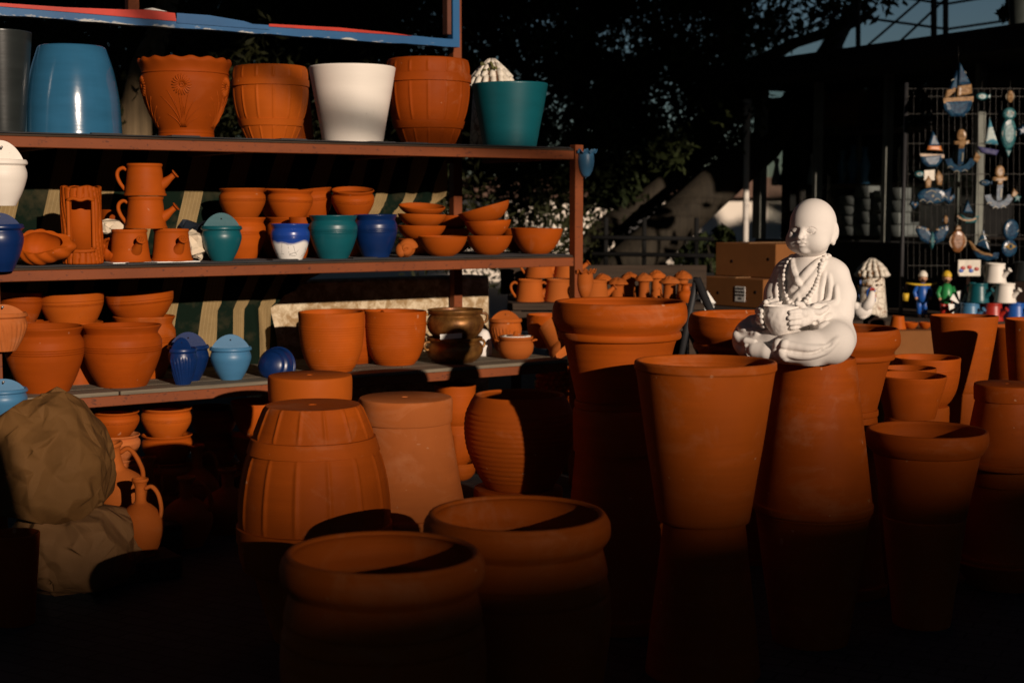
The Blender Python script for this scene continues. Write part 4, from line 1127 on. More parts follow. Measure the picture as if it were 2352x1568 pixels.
pot('belly', 'royal blue belly pot next to the teal belly pot', 'flower pot', NAVY, 862, 494, 100, 'mid', .05)
m = MB(); q_ = []
for i in range(60):
    t = i/59; a_ = 4.2*PI*t; rr = .030*(1-t)**.8; q_.append((.018*(1-t)+rr*math.cos(a_)*.55-.012, -.030*t, .034+rr*math.sin(a_)*.55))
m.tube(q_, [max(.024*(1-i/59)**.75, .002) for i in range(60)], 14); m.ell((.0, .004, .032), (.036, .028, .032)); m.ell((-.022, -.004, .026), (.020, .022, .026))
tag(m.build('clay_snail', TCP, loc=onshelf(933, .05, 'mid', 580), rot=(0, 0, .3)), 'pale terracotta snail shell lying between the royal blue pot and the bowls', 'ornament')
gb = 'terracotta bowls stacked on the middle shelf'
stackpot('bowl', '', TC, 968, [548, 519, 493, 474], 110, 'mid', .17, 'bowl', gb, ['bottom bowl of the left bowl stack, mostly hidden', 'third bowl from the top of the left bowl stack', 'second bowl from the top of the left bowl stack, slightly tipped', 'top bowl of the left bowl stack, tipped towards the camera'], rots=[None, None, .04, (.13, .06, 0)], ws=[108, 112, 112, 108])
pot('bowl', 'single terracotta bowl at the shelf edge in front of the two bowl stacks', 'bowl', TC, 1017, 543, 112, 'mid', .012, group=gb)
stackpot('bowl', '', TC, 1122, [542, 508, 476], 106, 'mid', .06, 'bowl', gb, ['bottom bowl of the right bowl stack', 'middle bowl of the right bowl stack', 'large top bowl of the right stack, tipped up to the right'], dx=[2, 0, -2], rots=[None, -.05, -.27], ws=[106, 107, 122])
pot('bowl', 'wide terracotta bowl alone at the right end of the middle shelf', 'bowl', TC, 1233, 525, 120, 'mid', .03, group=gb)
pot('bowl', 'terracotta bowl hidden behind the right end bowl, only its rim showing', 'bowl', TC2, 1195, 526, 90, 'mid', .32, group=gb)
stackpot('bowl', '', TC2, 1042, [556, 525, 496], 76, 'mid', .36, 'bowl', gb, ['bottom bowl at the back between the two bowl stacks', 'middle bowl at the back between the two bowl stacks', 'top bowl at the back between the two bowl stacks'])

# ---------------------------------------------------------------- lower shelf
gl = 'large terracotta bowls stacked on the lower shelf'
stackpot('wbowl', '', TC2, 52, [735, 668], 100, 'low', .30, 'bowl', gl, ['bottom pot of the leftmost stack on the lower shelf', 'top bowl of the leftmost stack on the lower shelf, behind the fluted wall planter'], rots=[None, .05], dx=[10, -6])
stackpot('belly', '', TC, 165, [736], 140, 'low', .27, 'flower pot', gl, ['pot carrying the wide bowl, second stack from the left on the lower shelf'])
stackpot('belly', '', TC, 330, [722], 142, 'low', .23, 'flower pot', gl, ['pot under the tilted bowl behind the big belly pot on the lower shelf'])
zz = W(165, 743, 5.05).z
pot('wbowl', 'wide grooved terracotta bowl on top of the second stack on the lower shelf', 'bowl', TC, 165, 672, 146, t=.24, zb=zz-.006, group=gl, rot=(0, -.02, 0))
zz = W(330, 728, 5.1).z
pot('wbowl', 'wide grooved terracotta bowl tilted on the stack behind the right big belly pot', 'bowl', TC, 325, 671, 154, t=.20, zb=zz-.006, group=gl, rot=(.02, -.075, 0))
gbp = 'big terracotta belly pots on the lower shelf'
pot('belly', 'big terracotta belly pot behind the brown paper bag on the lower shelf', 'flower pot', TC2, 101, 744, 176, 'low', .012, group=gbp)
pot('belly', 'big terracotta belly pot right of the other one, in front of the tilted bowl', 'flower pot', TC2, 278, 741, 182, 'low', .012, group=gbp)
pot('cone', 'terracotta pot upside down behind the gap between the two big belly pots', 'flower pot', TC2, 175, 800, 110, 'low', .24, inv=True, group=gl)
shelfpocket('deep blue wall planter standing behind the fluted one on the lower shelf', NAVY, 432, 757, 96, .10, 'low', 36, rz=-.1, group='wall planters standing on the lower shelf')
shelfpocket('deep blue fluted wall planter turned sideways on the lower shelf', NAVY, 414, 770, 72, .02, 'low', 30, rz=.75, group='wall planters standing on the lower shelf', flute=26)
shelfpocket('light blue wall planter with humped back standing on the lower shelf', SKYB, 529, 763, 98, .05, 'low', 34, rz=-.1, group='wall planters standing on the lower shelf')
p = onshelf(636, .13, 'low', 850)
m = MB(); m.lathe([tuple(q) for q in catmull([(.001, 0), (.055, .002), (.07, .012), (.072, .02), (.066, .024), (.062, .05), (.052, .060), (.050, .062), (.046, .075), (.02, .088), (.001, .09)], 4)], 48)
o = m.build('flower_pot', NAVY, loc=p+Vector((.01, 0, .030)), rot=(R_(78), 0, RANG-.9), sharp=60); tag(o, 'deep blue pot lying on its side on the lower shelf', 'flower pot')
gr = 'ribbed terracotta pots on the lower shelf'
pot('ribbed', 'terracotta pot with fine horizontal ribs, left one of the two on the lower shelf', 'flower pot', TC, 761, 712, 153, 'low', .02, group=gr)
pot('ribbed', 'terracotta pot with fine horizontal ribs, beside the bronze casseroles', 'flower pot', TC, 907, 710, 146, 'low', .10, group=gr)
pot('ribbed', 'ribbed terracotta pot behind the other two, only its rim showing', 'flower pot', TC2, 808, 711, 148, 'low', .24, group=gr)
def casserole(label, cx, zb, R, h, t, mat, group, lid=False, rz=0, name='casserole'):
    x, y = rk(cx, t, 780); o = empty(name, label, 'casserole', (x, y, zb), (0, 0, rz), group)
    m = MB(); m.lathe(shell(PROF['casserole'], R, h, R*.06, False, 5), 56, wobble(R, .012, rng.random()*6)); m.build('body', mat, o, sharp=50)
    for sgn in (-1, 1):
        P = [tuple(q) for q in catmull([(sgn*R*.90, -.18*R, .80*h), (sgn*R*1.10, -.15*R, .86*h), (sgn*R*1.16, 0, .84*h), (sgn*R*1.10, .15*R, .86*h), (sgn*R*.90, .18*R, .80*h)], 4)]
        if name == 'casserole' and mat is BRONZE: P = [tuple(q) for q in catmull([(sgn*R*.92, 0, .86*h), (sgn*R*1.10, 0, .84*h), (sgn*R*1.15, 0, .70*h), (sgn*R*1.08, 0, .56*h), (sgn*R*.96, 0, .55*h)], 4)]
        m = MB(); m.tube(P, R*.05, 8); m.build('handle', mat, o)
    return o
x, y = rk(1045, .16, 780); Rr = 66*y/F
zA = W(1045, 781, y-Rr).z
zB = W(1045, 716, y-Rr).z
casserole('lower bronze glazed casserole with loop handles on the lower shelf', 1044, ZS['low'], Rr, zA-ZS['low'], .16, BRONZE, 'bronze casseroles', rz=.45)
casserole('upper bronze glazed casserole stacked on the other one', 1046, zA-.004, Rr, zB-zA+.004, .16, BRONZE, 'bronze casseroles', rz=.25)
m = MB(); m.box((0, 0, 0), (.085, .002, .020), T(rx=.2), 0); tag(m.build('paper_tag', WHTV, loc=(W(1036, 772, y-Rr-.002)), rot=(0, -.05, .2), smooth=False), 'torn white paper label stuck between the two bronze casseroles', 'paper')
x, y = rk(1110, .30, 800); m = MB(); m.lathe([tuple(q) for q in catmull([(.001, 0), (.03, 0), (.036, .03), (.030, .07), (.02, .10), (.001, .11)], 4)], 24); tag(m.build('plaster_figure', PLAS, loc=(x, y, ZS['low'])), 'white plaster piece showing behind the bronze casseroles', 'ornament')
shelfpocket('fluted terracotta wall planter with rounded back at the right of the lower shelf', TCP, 1160, 708, 78, .34, 'low', 24, rz=-.1, flute=28)
x, y = rk(1184, .14, 800)
o = casserole('small round terracotta pot with a white lid edge, right part of the lower shelf', 1184, ZS['low'], 42*y/F, .088, .14, TCP, None)
m = MB(); m.lathe([(.001, .0), (.040, .0), (.040, .004), (.01, .009), (.007, .02), (.001, .024)], 24); m.build('lid', TCP, o, loc=(0, 0, .086))
m = MB(); m.lathe([(.045, .0), (.0615, .0), (.0615, .005), (.045, .006)], 32); m.build('lid_rim', WHT, o, loc=(0, 0, .086))
x, y = rk(1262, .22, 790)
o, *_ = pot('rimpot', 'dusty terracotta pot lying tilted at the right end of the lower shelf', 'flower pot', TCP, 1262, 742, 92, t=.16, zb=ZS['low']+.035, ztop=ZS['low']+.165)
o.rotation_euler = (R_(18), R_(142), 0); o.location = Vector((x, y, ZS['low']+.125))
o, *_ = pot('ribbed', 'fluted terracotta pot leaning behind the tilted dusty pot', 'flower pot', TC, 1262, 712, 105, t=.34, zb=ZS['low'], ztop=W(1262, 712, 6.5).z)
o.scale = (1, 1, 1)

# ---------------------------------------------------------------- below the rack
gu = 'terracotta pots stacked under the rack'
def ustack(cx, w, ytops, t, kinds, names, mats=None):
    x, y = rk(cx, t, ytops[0]); R = w/2*y/F
    zs2 = [W(cx, yt, y+R*.8).z for yt in ytops]
    step = zs2[0]-zs2[1] if len(zs2) > 1 else .12
    z = zs2[-1]
    while z-step > .06: z -= step; zs2.append(z)
    for i, zt in enumerate(zs2):
        zb = zs2[i+1]-.004 if i+1 < len(zs2) else 0
        pot(kinds, names[min(i, len(names)-1)] if i < len(names) else names[-1]+', %s' % ['next below', 'near the ground', 'on the ground', 'at the very bottom'][min(i-len(names), 3)], 'flower pot', (mats[min(i, len(mats)-1)] if mats else TC), cx+((i*37) % 5-2), ytops[0], w, t=t, zb=zb, ztop=zt, group=gu, py=1000, rot=(.02 if i == 0 else 0, .03 if i == 0 else 0, 0))
ustack(265, 112, [945, 1000], .20, 'belly', ['topmost pot of the left stack under the rack, right of the paper bag', 'dusty second pot of the left stack under the rack', 'third pot of the left stack under the rack, behind the big jug'], [TC, TCD])
ustack(384, 118, [938, 1000], .22, 'belly', ['topmost pot of the second stack under the rack', 'second pot of the second stack under the rack, half in shadow', 'third pot of the second stack under the rack, in shadow'])
ustack(492, 112, [938, 1000], .45, 'belly', ['topmost pot of the shadowed third stack under the rack', 'second pot of the shadowed third stack under the rack', 'third pot of the shadowed third stack under the rack'])
ustack(590, 120, [925, 1000], .30, 'bowl', ['top pot under the rack behind the upside down pots', 'second pot under the rack behind the upside down pots', 'third pot under the rack behind the upside down pots'])
ustack(1045, 96, [885, 975], .30, 'ribbed', ['top ribbed pot of the stack under the rack, behind the round ribbed pot', 'second pot of the stack under the rack left of the ribbed round pot', 'third pot of the stack under the rack left of the ribbed round pot'])
# scaly pot
def scaly(label, loc, R, h):
    o = empty('scaly_pot', label, 'flower pot', loc); m = MB(); m.lathe(shell([(.7, 0), (.85, .2), (.9, .6), (.92, 1)], R, h, .008, False), 40); m.build('body', TC, o)
    m = MB(); nr = int(h/.022)
    for r in range(nr):
        n = 20
        for q in range(n):
            a = 2*PI*(q+.5*(r % 2))/n; z = h*(r+.6)/nr; rr = R*.90
            m.ell((rr*math.cos(a), rr*math.sin(a), z), (.013, .013, .010), None, 8, 5)
    m.build('scales', TC, o); return o
x, y = rk(1278, .30, 880); zt_ = W(1278, 846, y).z
scaly('terracotta pot covered in small scales under the right end of the rack', (x, y, zt_-.16), .085, .16)
pot('cone', 'pot under the scaly terracotta pot', 'flower pot', TC2, 1278, 940, 90, t=.215, zb=0, ztop=zt_-.161, group=gu)
m = MB(); m.prism([(-.02, 0), (.035, 0), (-.01, .33), (-.045, .36)], .02)
x, y = rk(1250, .45, 880); tag(m.build('pale_board', STONE, loc=(x, y, W(1245, 955, y).z-.2), rot=(0, 0, RANG), smooth=False), 'pale leaning board under the right end of the rack', 'board')

# jugs
p = W(295, 1215, 4.55); 
jug('large two handled clay jug leaning beside the brown paper bag', TCP, (W(297, 1200, 4.55).x, 4.55, 0.10), .083, .275, .3, (0.04, -.20), .36, 2)
m = MB(); m.box((0, 0, .05), (.26, .22, .098), None, .006); tag(m.build('low_crate', WOODD, loc=(W(300, 1200, 4.58).x, 4.60, 0), rot=(0, 0, RANG), smooth=False), 'low dark wooden block on the ground carrying the clay jugs', 'wooden block')
jug('small clay jug with one arched handle in front of the large jug', TCP, (W(325, 1240, 4.30).x, 4.30, 0.065), .068, .235, -.1, (0, 0), .28, 1)
m = MB(); m.box((0, 0, .032), (.2, .16, .064), None, .006); tag(m.build('low_crate', WOODD, loc=(W(325, 1240, 4.30).x, 4.30, 0), rot=(0, 0, RANG), smooth=False), 'smaller low dark block under the small clay jug', 'wooden block')
jug('slim clay jug standing behind the large jug', TCP, (W(345, 1180, 4.85).x, 4.85, 0), .045, .27, 0, (0, 0), .40, 1)
for i, (px, d, h, R, lb) in enumerate([(430, 4.7, .23, .085, 'dim clay jug in the shadow under the rack, nearest the small jug'), (455, 5.1, .27, .08, 'dim clay jug with handle farther back in the shadow under the rack'), (525, 4.9, .22, .09, 'dim clay jug in the shadow beside the big barrel pot')]):
    jug(lb, TCP, (W(px, 1200, d).x, d, 0), R, h, .4*i, (0, 0), .28, 1)

# ---------------------------------------------------------------- paper wrapped goods at the left
def bag(name, label, mat, loc, dims, seed, tip=0.0, group=None, amp=.19, nu=170, low=0.0):
    m = MB(); m.ell((0, 0, 0), 1.0, None, nu, nu//2); P = m.v[0]; out = []
    rr_ = random.Random(int(seed*10)); cre = []
    for i_ in range(13):
        n_ = Vector((rr_.gauss(0, 1), rr_.gauss(0, 1), rr_.gauss(0, 1))).normalized(); f_ = .8+2.2*(i_/12); cre.append((n_, f_*1.3, rr_.random(), .95/(1+i_*.22)))
    for p in P:
        v = Vector(p)
        e = 3.0; L = (abs(v.x)**e+abs(v.y)**e+abs(v.z)**e)**(1/e); b = v/L
        t = 0; wq = v+.10*Vector(noise.noise_vector(v*1.7+Vector((seed, 0, 0))))
        for (nn_, fr_, ph_, am_) in cre:
            u_ = wq.dot(nn_)*fr_+ph_; u_ = abs((u_ % 1)-.5)*2
            g_ = max(0, noise.noise(v*1.6+nn_*7+Vector((ph_*9, seed, 0)))+.28)
            t += am_*g_*(u_**1.0-.5)
        t += .25*noise.noise(v*1.1+Vector((seed*2, 1, 1)))
        f = 1+amp*t*1.5
        # radial pleats near the tied top
        k = max(0, v.z-.35)/.65; a = math.atan2(v.y, v.x)
        f += .05*k*abs(math.sin(a*8+noise.noise(v*3)*3))
        b = b*f
        if b.z > 0: b.x *= 1-.50*b.z**1.6; b.y *= 1-.50*b.z**1.6; b.x += tip*b.z**2
        if b.z < -.9: b.z = -.9-(b.z+.9)*.05
        out.append((b.x*dims[0], b.y*dims[1], b.z*dims[2]))
    m.v[0] = np.array(out); zm = m.v[0][:, 2].min(); m.v[0][:, 2] -= zm
    o = m.build(name, mat, loc=loc, sharp=28); tag(o, label, 'paper bag', group); return o
zb1 = W(110, 1178, 4.18).z
def fbag(name, label, mat, loc, dims, seed, n, amp, tip=0.0, taper=.5, rz=0.0):
    def shp(b):
        b = Vector(b)
        if b.z > .1: k = ((b.z-.1)/.9)**1.5; b.x *= 1-taper*k; b.y *= 1-taper*k; b.x += tip*k
        if b.z > .75: b.z += .10*abs(math.sin(math.atan2(b.y, b.x)*4))
        if b.z < -.85: b.z = -.85-(b.z+.85)*.05
        return (b.x*dims[0], b.y*dims[1], b.z*dims[2])
    V, fs = facet_mesh(n, seed, amp, shp); m = MB(); m.add(V, fs); o = m.build(name, mat, loc=loc, rot=(0, 0, rz)); tag(o, label, 'paper bag')
    me = o.data; cr_ = me.attributes.new('crease_edge', 'FLOAT', 'EDGE'); r = np.random.default_rng(seed)
    ev = np.zeros(len(me.edges)*2, int); me.edges.foreach_get('vertices', ev); mid = (V[ev[::2]]+V[ev[1::2]])/2
    val = np.array([.98 if noise.noise(Vector(p)*7+Vector((seed, 3, 0))) > -.22 and r.random() < .9 else .1 for p in mid]); cr_.data.foreach_set('value', val)
    sm = o.modifiers.new('folds', 'SUBSURF'); sm.levels = 3; sm.render_levels = 3; return o
fbag('paper_bag', 'large bulging dark brown paper bag resting on the paler paper bundle', BAGM, (W(88, 1100, 4.18).x, 4.18, zb1-.010), (.205, .175, .192), 11, 330, .060, .18, .50)
fbag('paper_bundle', 'paler kraft paper bundle on the ground under the brown paper bag', BAGL, (W(165, 1240, 4.2).x, 4.2, 0), (.182, .19, .125), 23, 240, .060, 0, .12)
pot('cone', 'small shadowed pot in front of the paper bundle at the left edge', 'flower pot', TC2, 30, 1212, 120, d=3.8, zb=0)
for i_, (z0_, z1_, iv) in enumerate(((0, .44, True), (.441, .90, False), (.901, 1.32, False), (1.321, 1.76, True))):  # unseen pot stack added behind the camera to shade the paper bag
    o, *_ = pot('tall', 'large pot in the tall shade casting stack added unseen behind the camera, %s' % ['lowest', 'second from below', 'third from below', 'topmost'][i_], 'flower pot', TCB, 1176, 800, 300, d=3.4, zb=z0_, ztop=z1_, inv=iv, group='shade casting pots added unseen behind the camera')
    o.location.x = 1.09; o.location.y = -1.0; o.scale = (1.35, 1.35, 1)
# ---------------------------------------------------------------- big pots on the ground
gg = 'big terracotta pots on the ground'
def G(kind, lb, mat, cx, ytop, w, d, zb=None, yb=None, inv=False, ztop=None, rot=None, name=None, seed=None):
    return pot(kind, lb, 'flower pot', mat, cx, ytop, w, d=d, zb=zb, yb=yb, inv=inv, ztop=ztop, rot=rot, group=gg, py=1000 if ytop > 600 else None, seed=seed)
# wide planter with double rim on an upside down pot
z = W(1440, 945, 3.74).z
G('planter', 'wide terracotta planter with thick double rim in front of the mushroom houses', TCB, 1421, 686, 311, 3.84, zb=z)
G('footed', 'shadowed upside down pot carrying the wide double rimmed planter', TCB, 1425, 940, 300, 3.84, zb=0, ztop=z, inv=True)
# tall pot and the one under it
z = W(1620, 1190, 3.4).z
G('tall', 'tall plain terracotta pot in front, left of the pot with the statue', TCB, 1618, 816, 326, 3.4, zb=z)
G('cone', 'upside down pot in the shade carrying the tall plain pot', TCB, 1620, 1190, 270, 3.4, zb=0, ztop=z, inv=True)
# statue stack
zst = W(1870, 822, 3.65).z
z2 = W(1870, 1185, 3.65-.1).z
o, P_st, R_st, h_st = G('tall', 'tall upside down terracotta pot carrying the white monk statue', TCB, 1870, 822, 278, 3.65, zb=z2, ztop=zst, inv=True)
G('tall', 'shadowed pot under the upside down statue pot', TCB, 1870, 1185, 268, 3.65, zb=0, ztop=z2)
# pots behind the statue
G('planter', 'double rimmed terracotta planter behind the right side of the statue', TCB, 1925, 745, 272, 4.15, yb=962)
G('footed', 'pot hidden in the shade under the planter behind the statue', TCB, 1925, 960, 240, 4.15, zb=0, ztop=W(1925, 962, 4.15-.17*.6).z, inv=True)
z = W(1740, 960, 4.5).z
G('planter', 'terracotta planter in shade with a sunlit inner rim, behind the left knee of the statue', TCB, 1722, 716, 290, 4.6, zb=z)
G('tall', 'pot in the shade under the planter behind the left knee', TCB, 1722, 960, 260, 4.6, zb=0, ztop=z, inv=True)
z = W(2206, 900, 5.1).z
G('cone', 'terracotta pot with a hard curved shadow, at the back right below the small cans', TCB, 2206, 721, 153, 5.15, zb=z)
G('cone', 'pot in the shade under the back right pot', TCB, 2206, 900, 150, 5.15, zb=0, ztop=z, inv=True)
z = W(2120, 940, 4.75).z
G('ribbed', 'terracotta pot with ribbed side behind the two smaller pots right of the statue', TC, 2122, 814, 156, 4.85, zb=z)
G('footed', 'pot in the shade under the ribbed right pot', TCB, 2122, 940, 150, 4.85, zb=0, ztop=z, inv=True)
z = W(2080, 960, 4.5).z
G('cone', 'terracotta pot showing only its rim between the ribbed pot and the tapered pot', TC, 2082, 839, 128, 4.57, zb=z)
G('cone', 'pot in the shade under the rim-only pot', TCB, 2082, 950, 120, 4.57, zb=0, ztop=z, inv=True)
z = W(2095, 966, 4.2).z
G('cone', 'tapered terracotta pot right of the planter behind the statue', TC, 2089, 854, 162, 4.28, zb=z)
G('tall', 'pot in the shade under the tapered right pot', TCB, 2080, 966, 150, 4.28, zb=0, ztop=z, inv=True)
z = W(2128, 1205, 3.7).z
G('rimpot', 'thick rimmed terracotta pot at the front right', TCB, 2129, 969, 278, 3.8, zb=z)
G('cone', 'shadowed pot carrying the thick rimmed front right pot', TCB, 2128, 1205, 190, 3.8, zb=0, ztop=z)
z = W(2310, 1080, 4.1).z
G('footed', 'upside down footed pot at the right edge of the picture', TCB, 2312, 872, 208, 4.2, zb=z, inv=True)
z0 = W(2310, 1300, 4.1).z
G('footed', 'second upside down footed pot in the stack at the right edge', TCB, 2314, 1078, 230, 4.2, zb=z0, ztop=z-.001, inv=True)
G('tall', 'lowest pot of the stack at the right edge, in the dark', TCB, 2314, 1300, 240, 4.2, zb=0, ztop=z0-.001)
z = W(2360, 960, 4.6).z
G('cone', 'terracotta pot cut by the right picture edge, behind the footed stack', TCB, 2368, 730, 132, 4.7, zb=z)
G('cone', 'pot under the one cut by the right picture edge', TCB, 2368, 960, 130, 4.7, zb=0, ztop=z, inv=True)
G('cone', 'terracotta pot low behind the right edge stack, only its rim corner in light', TCB, 2335, 745, 150, 5.3, zb=.25)
G('cone', 'pot in the dark under the low right corner pot', TCB, 2335, 1000, 140, 5.3, zb=0, ztop=.25, inv=True)
# round ribbed pot in the middle
z = W(1195, 1125, 4.0).z
G('round', 'round bellied terracotta pot with spiral ribs, half in shadow', TCB, 1193, 893, 256, 4.05, zb=z)
G('footed', 'upside down terracotta pot under the round ribbed pot', TCB, 1190, 1120, 280, 4.05, zb=0, ztop=z, inv=True)
# upside down group
z = W(935, 1200, 3.9).z
G('footed', 'pale dusty upside down footed pot right of the barrel pot', TCD, 932, 898, 296, 3.96, zb=z, inv=True)
G('tall', 'pot in the shade under the pale dusty pot', TCB, 932, 1200, 240, 3.96, zb=0, ztop=z)
z = W(715, 1150, 4.35).z
G('footed', 'upside down footed pot behind the upside down barrel pot', TC, 714, 850, 262, 4.38, zb=z, inv=True)
G('tall', 'pot in the shade under the rear upside down footed pot', TCB, 714, 1150, 240, 4.38, zb=0, ztop=z)
z = W(720, 1310, 3.6).z
G('barrel', 'large upside down terracotta pot moulded like a stave barrel, in the centre left foreground', TCB, 720, 912, 362, 3.68, zb=z, inv=True)
G('tall', 'pot in the dark under the upside down barrel pot', TCB, 720, 1310, 300, 3.68, zb=0, ztop=z)
G('bulge', 'wide mouthed pot closest to the camera at the bottom, rim barely lit', TCB, 877, 1219, 482, 2.6, zb=0)
G('bulge', 'wide mouthed pot with sunlit inner wall, second from the front', TCB, 1187, 1139, 437, 2.9, zb=0)

# ---------------------------------------------------------------- table with mushroom houses and cans
def table(name, label, px0, px1, ytop, d, depth, mat, rz=0, cat='table', th=.03):
    a, b = W(px0, ytop, d), W(px1, ytop, d); wd = b.x-a.x; c = (a+b)/2
    o = empty(name, label, cat, (c.x, d, 0), (0, 0, rz)); z = a.z
    m = MB(); m.box((0, depth/2, z-th/2), (wd, depth, th), None, .003); m.build('table_top', mat, o, smooth=False)
    for sx_ in (-1, 1):
        for y_ in (.04, depth-.04):
            m = MB(); m.box((sx_*(wd/2-.04), y_, (z-th)/2), (.045, .045, z-th-.001)); m.build('leg', mat, o, smooth=False)
    m = MB(); m.box((0, .045, z-th-.05), (wd-.1, .02, .09)); m.build('apron', mat, o, smooth=False)
    return o, z
tb, zt = table('wooden_table', 'dark wooden table behind the rack carrying mushroom houses and watering cans', 1165, 1618, 697, 6.35, .8, WOODD)
m = MB(); a = W(1150, 625, 7.0); b = W(1620, 625, 7.0); m.box(((a.x+b.x)/2-tb.location.x, .62, (zt+a.z)/2+.02), (b.x-a.x, .03, a.z-zt+.03)); m.build('back_board', WOODD, tb, smooth=False)
for i, (cx, yt, yb, w, dd, lb) in enumerate([(1384, 628, 690, 42, 6.62, 'mushroom house leftmost of the row, beside the ruffled wall planter'), (1418, 637, 688, 50, 6.5, 'short wide mushroom house, second from the left'), (1446, 625, 686, 44, 6.68, 'tall mushroom house, third from the left'), (1479, 627, 686, 43, 6.55, 'mushroom house in the middle of the row, fourth from the left'), (1508, 620, 685, 42, 6.72, 'tallest mushroom house, fifth from the left'), (1538, 634, 684, 48, 6.5, 'short wide mushroom house, second from the right'), (1568, 621, 683, 43, 6.62, 'mushroom house at the right end of the row')]):
    P = W(cx, 650, dd); h = W(cx, yt, dd).z-zt; cr = w/2*dd/F
    mushroom(lb, (P.x, dd, zt), cr*(.66 if w < 48 else .68), h, [.3, .9, .55, .7, .35, .5, .4][i], cr)
gc = 'terracotta watering cans on the wooden table'
cw = [(1217, 6.5, 0, .05, 'left can of the lower row on the wooden table behind the rack'), (1283, 6.5, 0, .05, 'right can of the lower row, left of the right rack post'), (1238, 6.62, 1, 0, 'can of the upper row under the middle shelf rail'), (1303, 6.62, 1, .1, 'can of the upper row hidden by the right rack post, spout showing on its right'), (1330, 6.75, 0, .05, 'can behind the right rack post on the wooden table'), (1366, 6.42, 0, .3, 'can behind the ruffled terracotta wall planter')]
hc = (W(1217, 641, 6.5).z-zt)
for px, dd, lv, rz, lb in cw:
    P = W(px, 660, dd); can(lb, TCP, (P.x, dd, zt+lv*(hc+.001)), 33*dd/F, hc, rz, gc)
for i, (px, dd, rz) in enumerate([(1580, 6.45, -.2), (1592, 6.36, .1)]):
    P = W(px, 712, dd); m = MB(); pass
o = jug('small terracotta jug with round handle at the right end of the wooden table', TC, (W(1574, 700, 6.42).x, 6.42, zt), .036, .085, 0, (0, 0), .6, 1, group=None)
# shelf goods beyond the rack, low
m = MB(); m.prism([(-.10, 0), (-.07, 0), (.03, .30), (.0, .30)], .03)
P = W(1625, 720, 6.2); z_ = .0
es = empty('easel_board', 'black slanting easel leg between the wooden table and the cartons', 'easel', (P.x, 6.2, 0))
zz1 = W(1600, 640, 6.2)-Vector((P.x, 6.2, 0)); zz0 = W(1665, 790, 6.2)-Vector((P.x, 6.2, 0)); d_ = (zz0-zz1); base = zz0+d_*(zz0.z/-d_.z)
m = MB(); m.tube([zz1, base], .018, 6); m.build('leg', DSTEEL, es)
m = MB(); m.tube([zz1, Vector((zz1.x-.1, zz1.y+.4, 0))], .016, 6); m.build('leg', DSTEEL, es)
# white pinwheel of folded card
pw = empty('paper_pinwheel', 'white folded paper pinwheel between the wooden table and the cartons', 'pinwheel', W(1618, 685, 6.45))
m = MB()
for pts in [[(-.035, 0, .075), (.012, .01, .03), (.02, -.02, -.045), (-.005, .0, -.05)], [(.012, .01, .035), (.05, 0, -.02), (.04, .02, -.035), (.018, -.01, -.02)], [(.01, 0, -.02), (.045, 0, -.035), (.04, .01, -.06), (.0, 0, -.06)]]:
    m.add(pts, [(0, 1, 2, 3)])
oo = m.build('sail', WHTV, pw, smooth=False); sm = oo.modifiers.new('t', 'SOLIDIFY'); sm.thickness = .002
m = MB(); pz = pw.location.z; m.tube([(0, .01, 0), (0, .01, -pz)], .004, 6); m.build('stick', WOODD, pw)

# ---------------------------------------------------------------- cartons
def carton(label, px, ytop, ybot, d, wx, wy, rz, lab=False, zb=None):
    P = W(px, ytop, d); Q = W(px, ybot, d); zb = Q.z if zb is None else zb; h = P.z-zb
    o = empty('carton', label, 'cardboard box', (P.x, d, zb), (0, 0, rz), 'brown cartons behind the statue')
    m = MB(); m.box((0, 0, h/2), (wx, wy, h-.002), None, .003); m.build('box', CARD, o, smooth=False)
    m = MB(); m.box((0, 0, h+.0005), (wx*.998, .05, .002)); m.box((0, -wy/2-.0006, h-.03), (.05, .0015, .06)); m.build('tape', plain('brown_tape', (.30, .17, .08), .35, .5), o, smooth=False)
    m = MB()
    for x_, z_ in ((-.3, .45), (.28, .5)): m.tube([(x_*wx, -wy/2-.001, z_*h), (x_*wx, -wy/2+.002, z_*h)], .008, 10)
    for y_, z_ in ((-.38, .55), (.22, .45)): m.tube([(-wx/2-.001, y_*wy, z_*h), (-wx/2+.002, y_*wy, z_*h)], .008, 10)
    m.build('vent_hole', HOLE, o)
    if lab:
        m = MB(); m.box((-wx/2-.0015, -.06, h*.46), (.002, .066, .072)); m.build('paper_label', WHTV, o, smooth=False)
        m = MB(); k = 0
        for r, ws in enumerate(['GRRAVT', 'VRXNNX', 'UTFRVW', 'IEN']):
            cu = bpy.data.curves.new('lettering', 'FONT'); cu.body = ws; cu.size = .0145; cu.align_x = 'CENTER'; cu.extrude = .0002
            tmp = bpy.data.objects.new('tmp', cu); me_ = bpy.data.meshes.new_from_object(tmp); bpy.data.objects.remove(tmp)
            me_.materials.clear(); me_.materials.append(BLACKF); tob = bpy.data.objects.new('label_lettering', me_); col.objects.link(tob)
            tob.parent = o; tob.location = (-wx/2-.0030, -.06, h*.46+.020-r*.0155); tob.rotation_euler = (PI/2, 0, -PI/2)
    return o
zc_ = W(1700, 713, 6.9).z
m = MB(); tcl, zt2 = table('trestle_table', 'dark trestle table under the brown cartons', 1600, 1900, 716, 6.55, .9, WOODD)
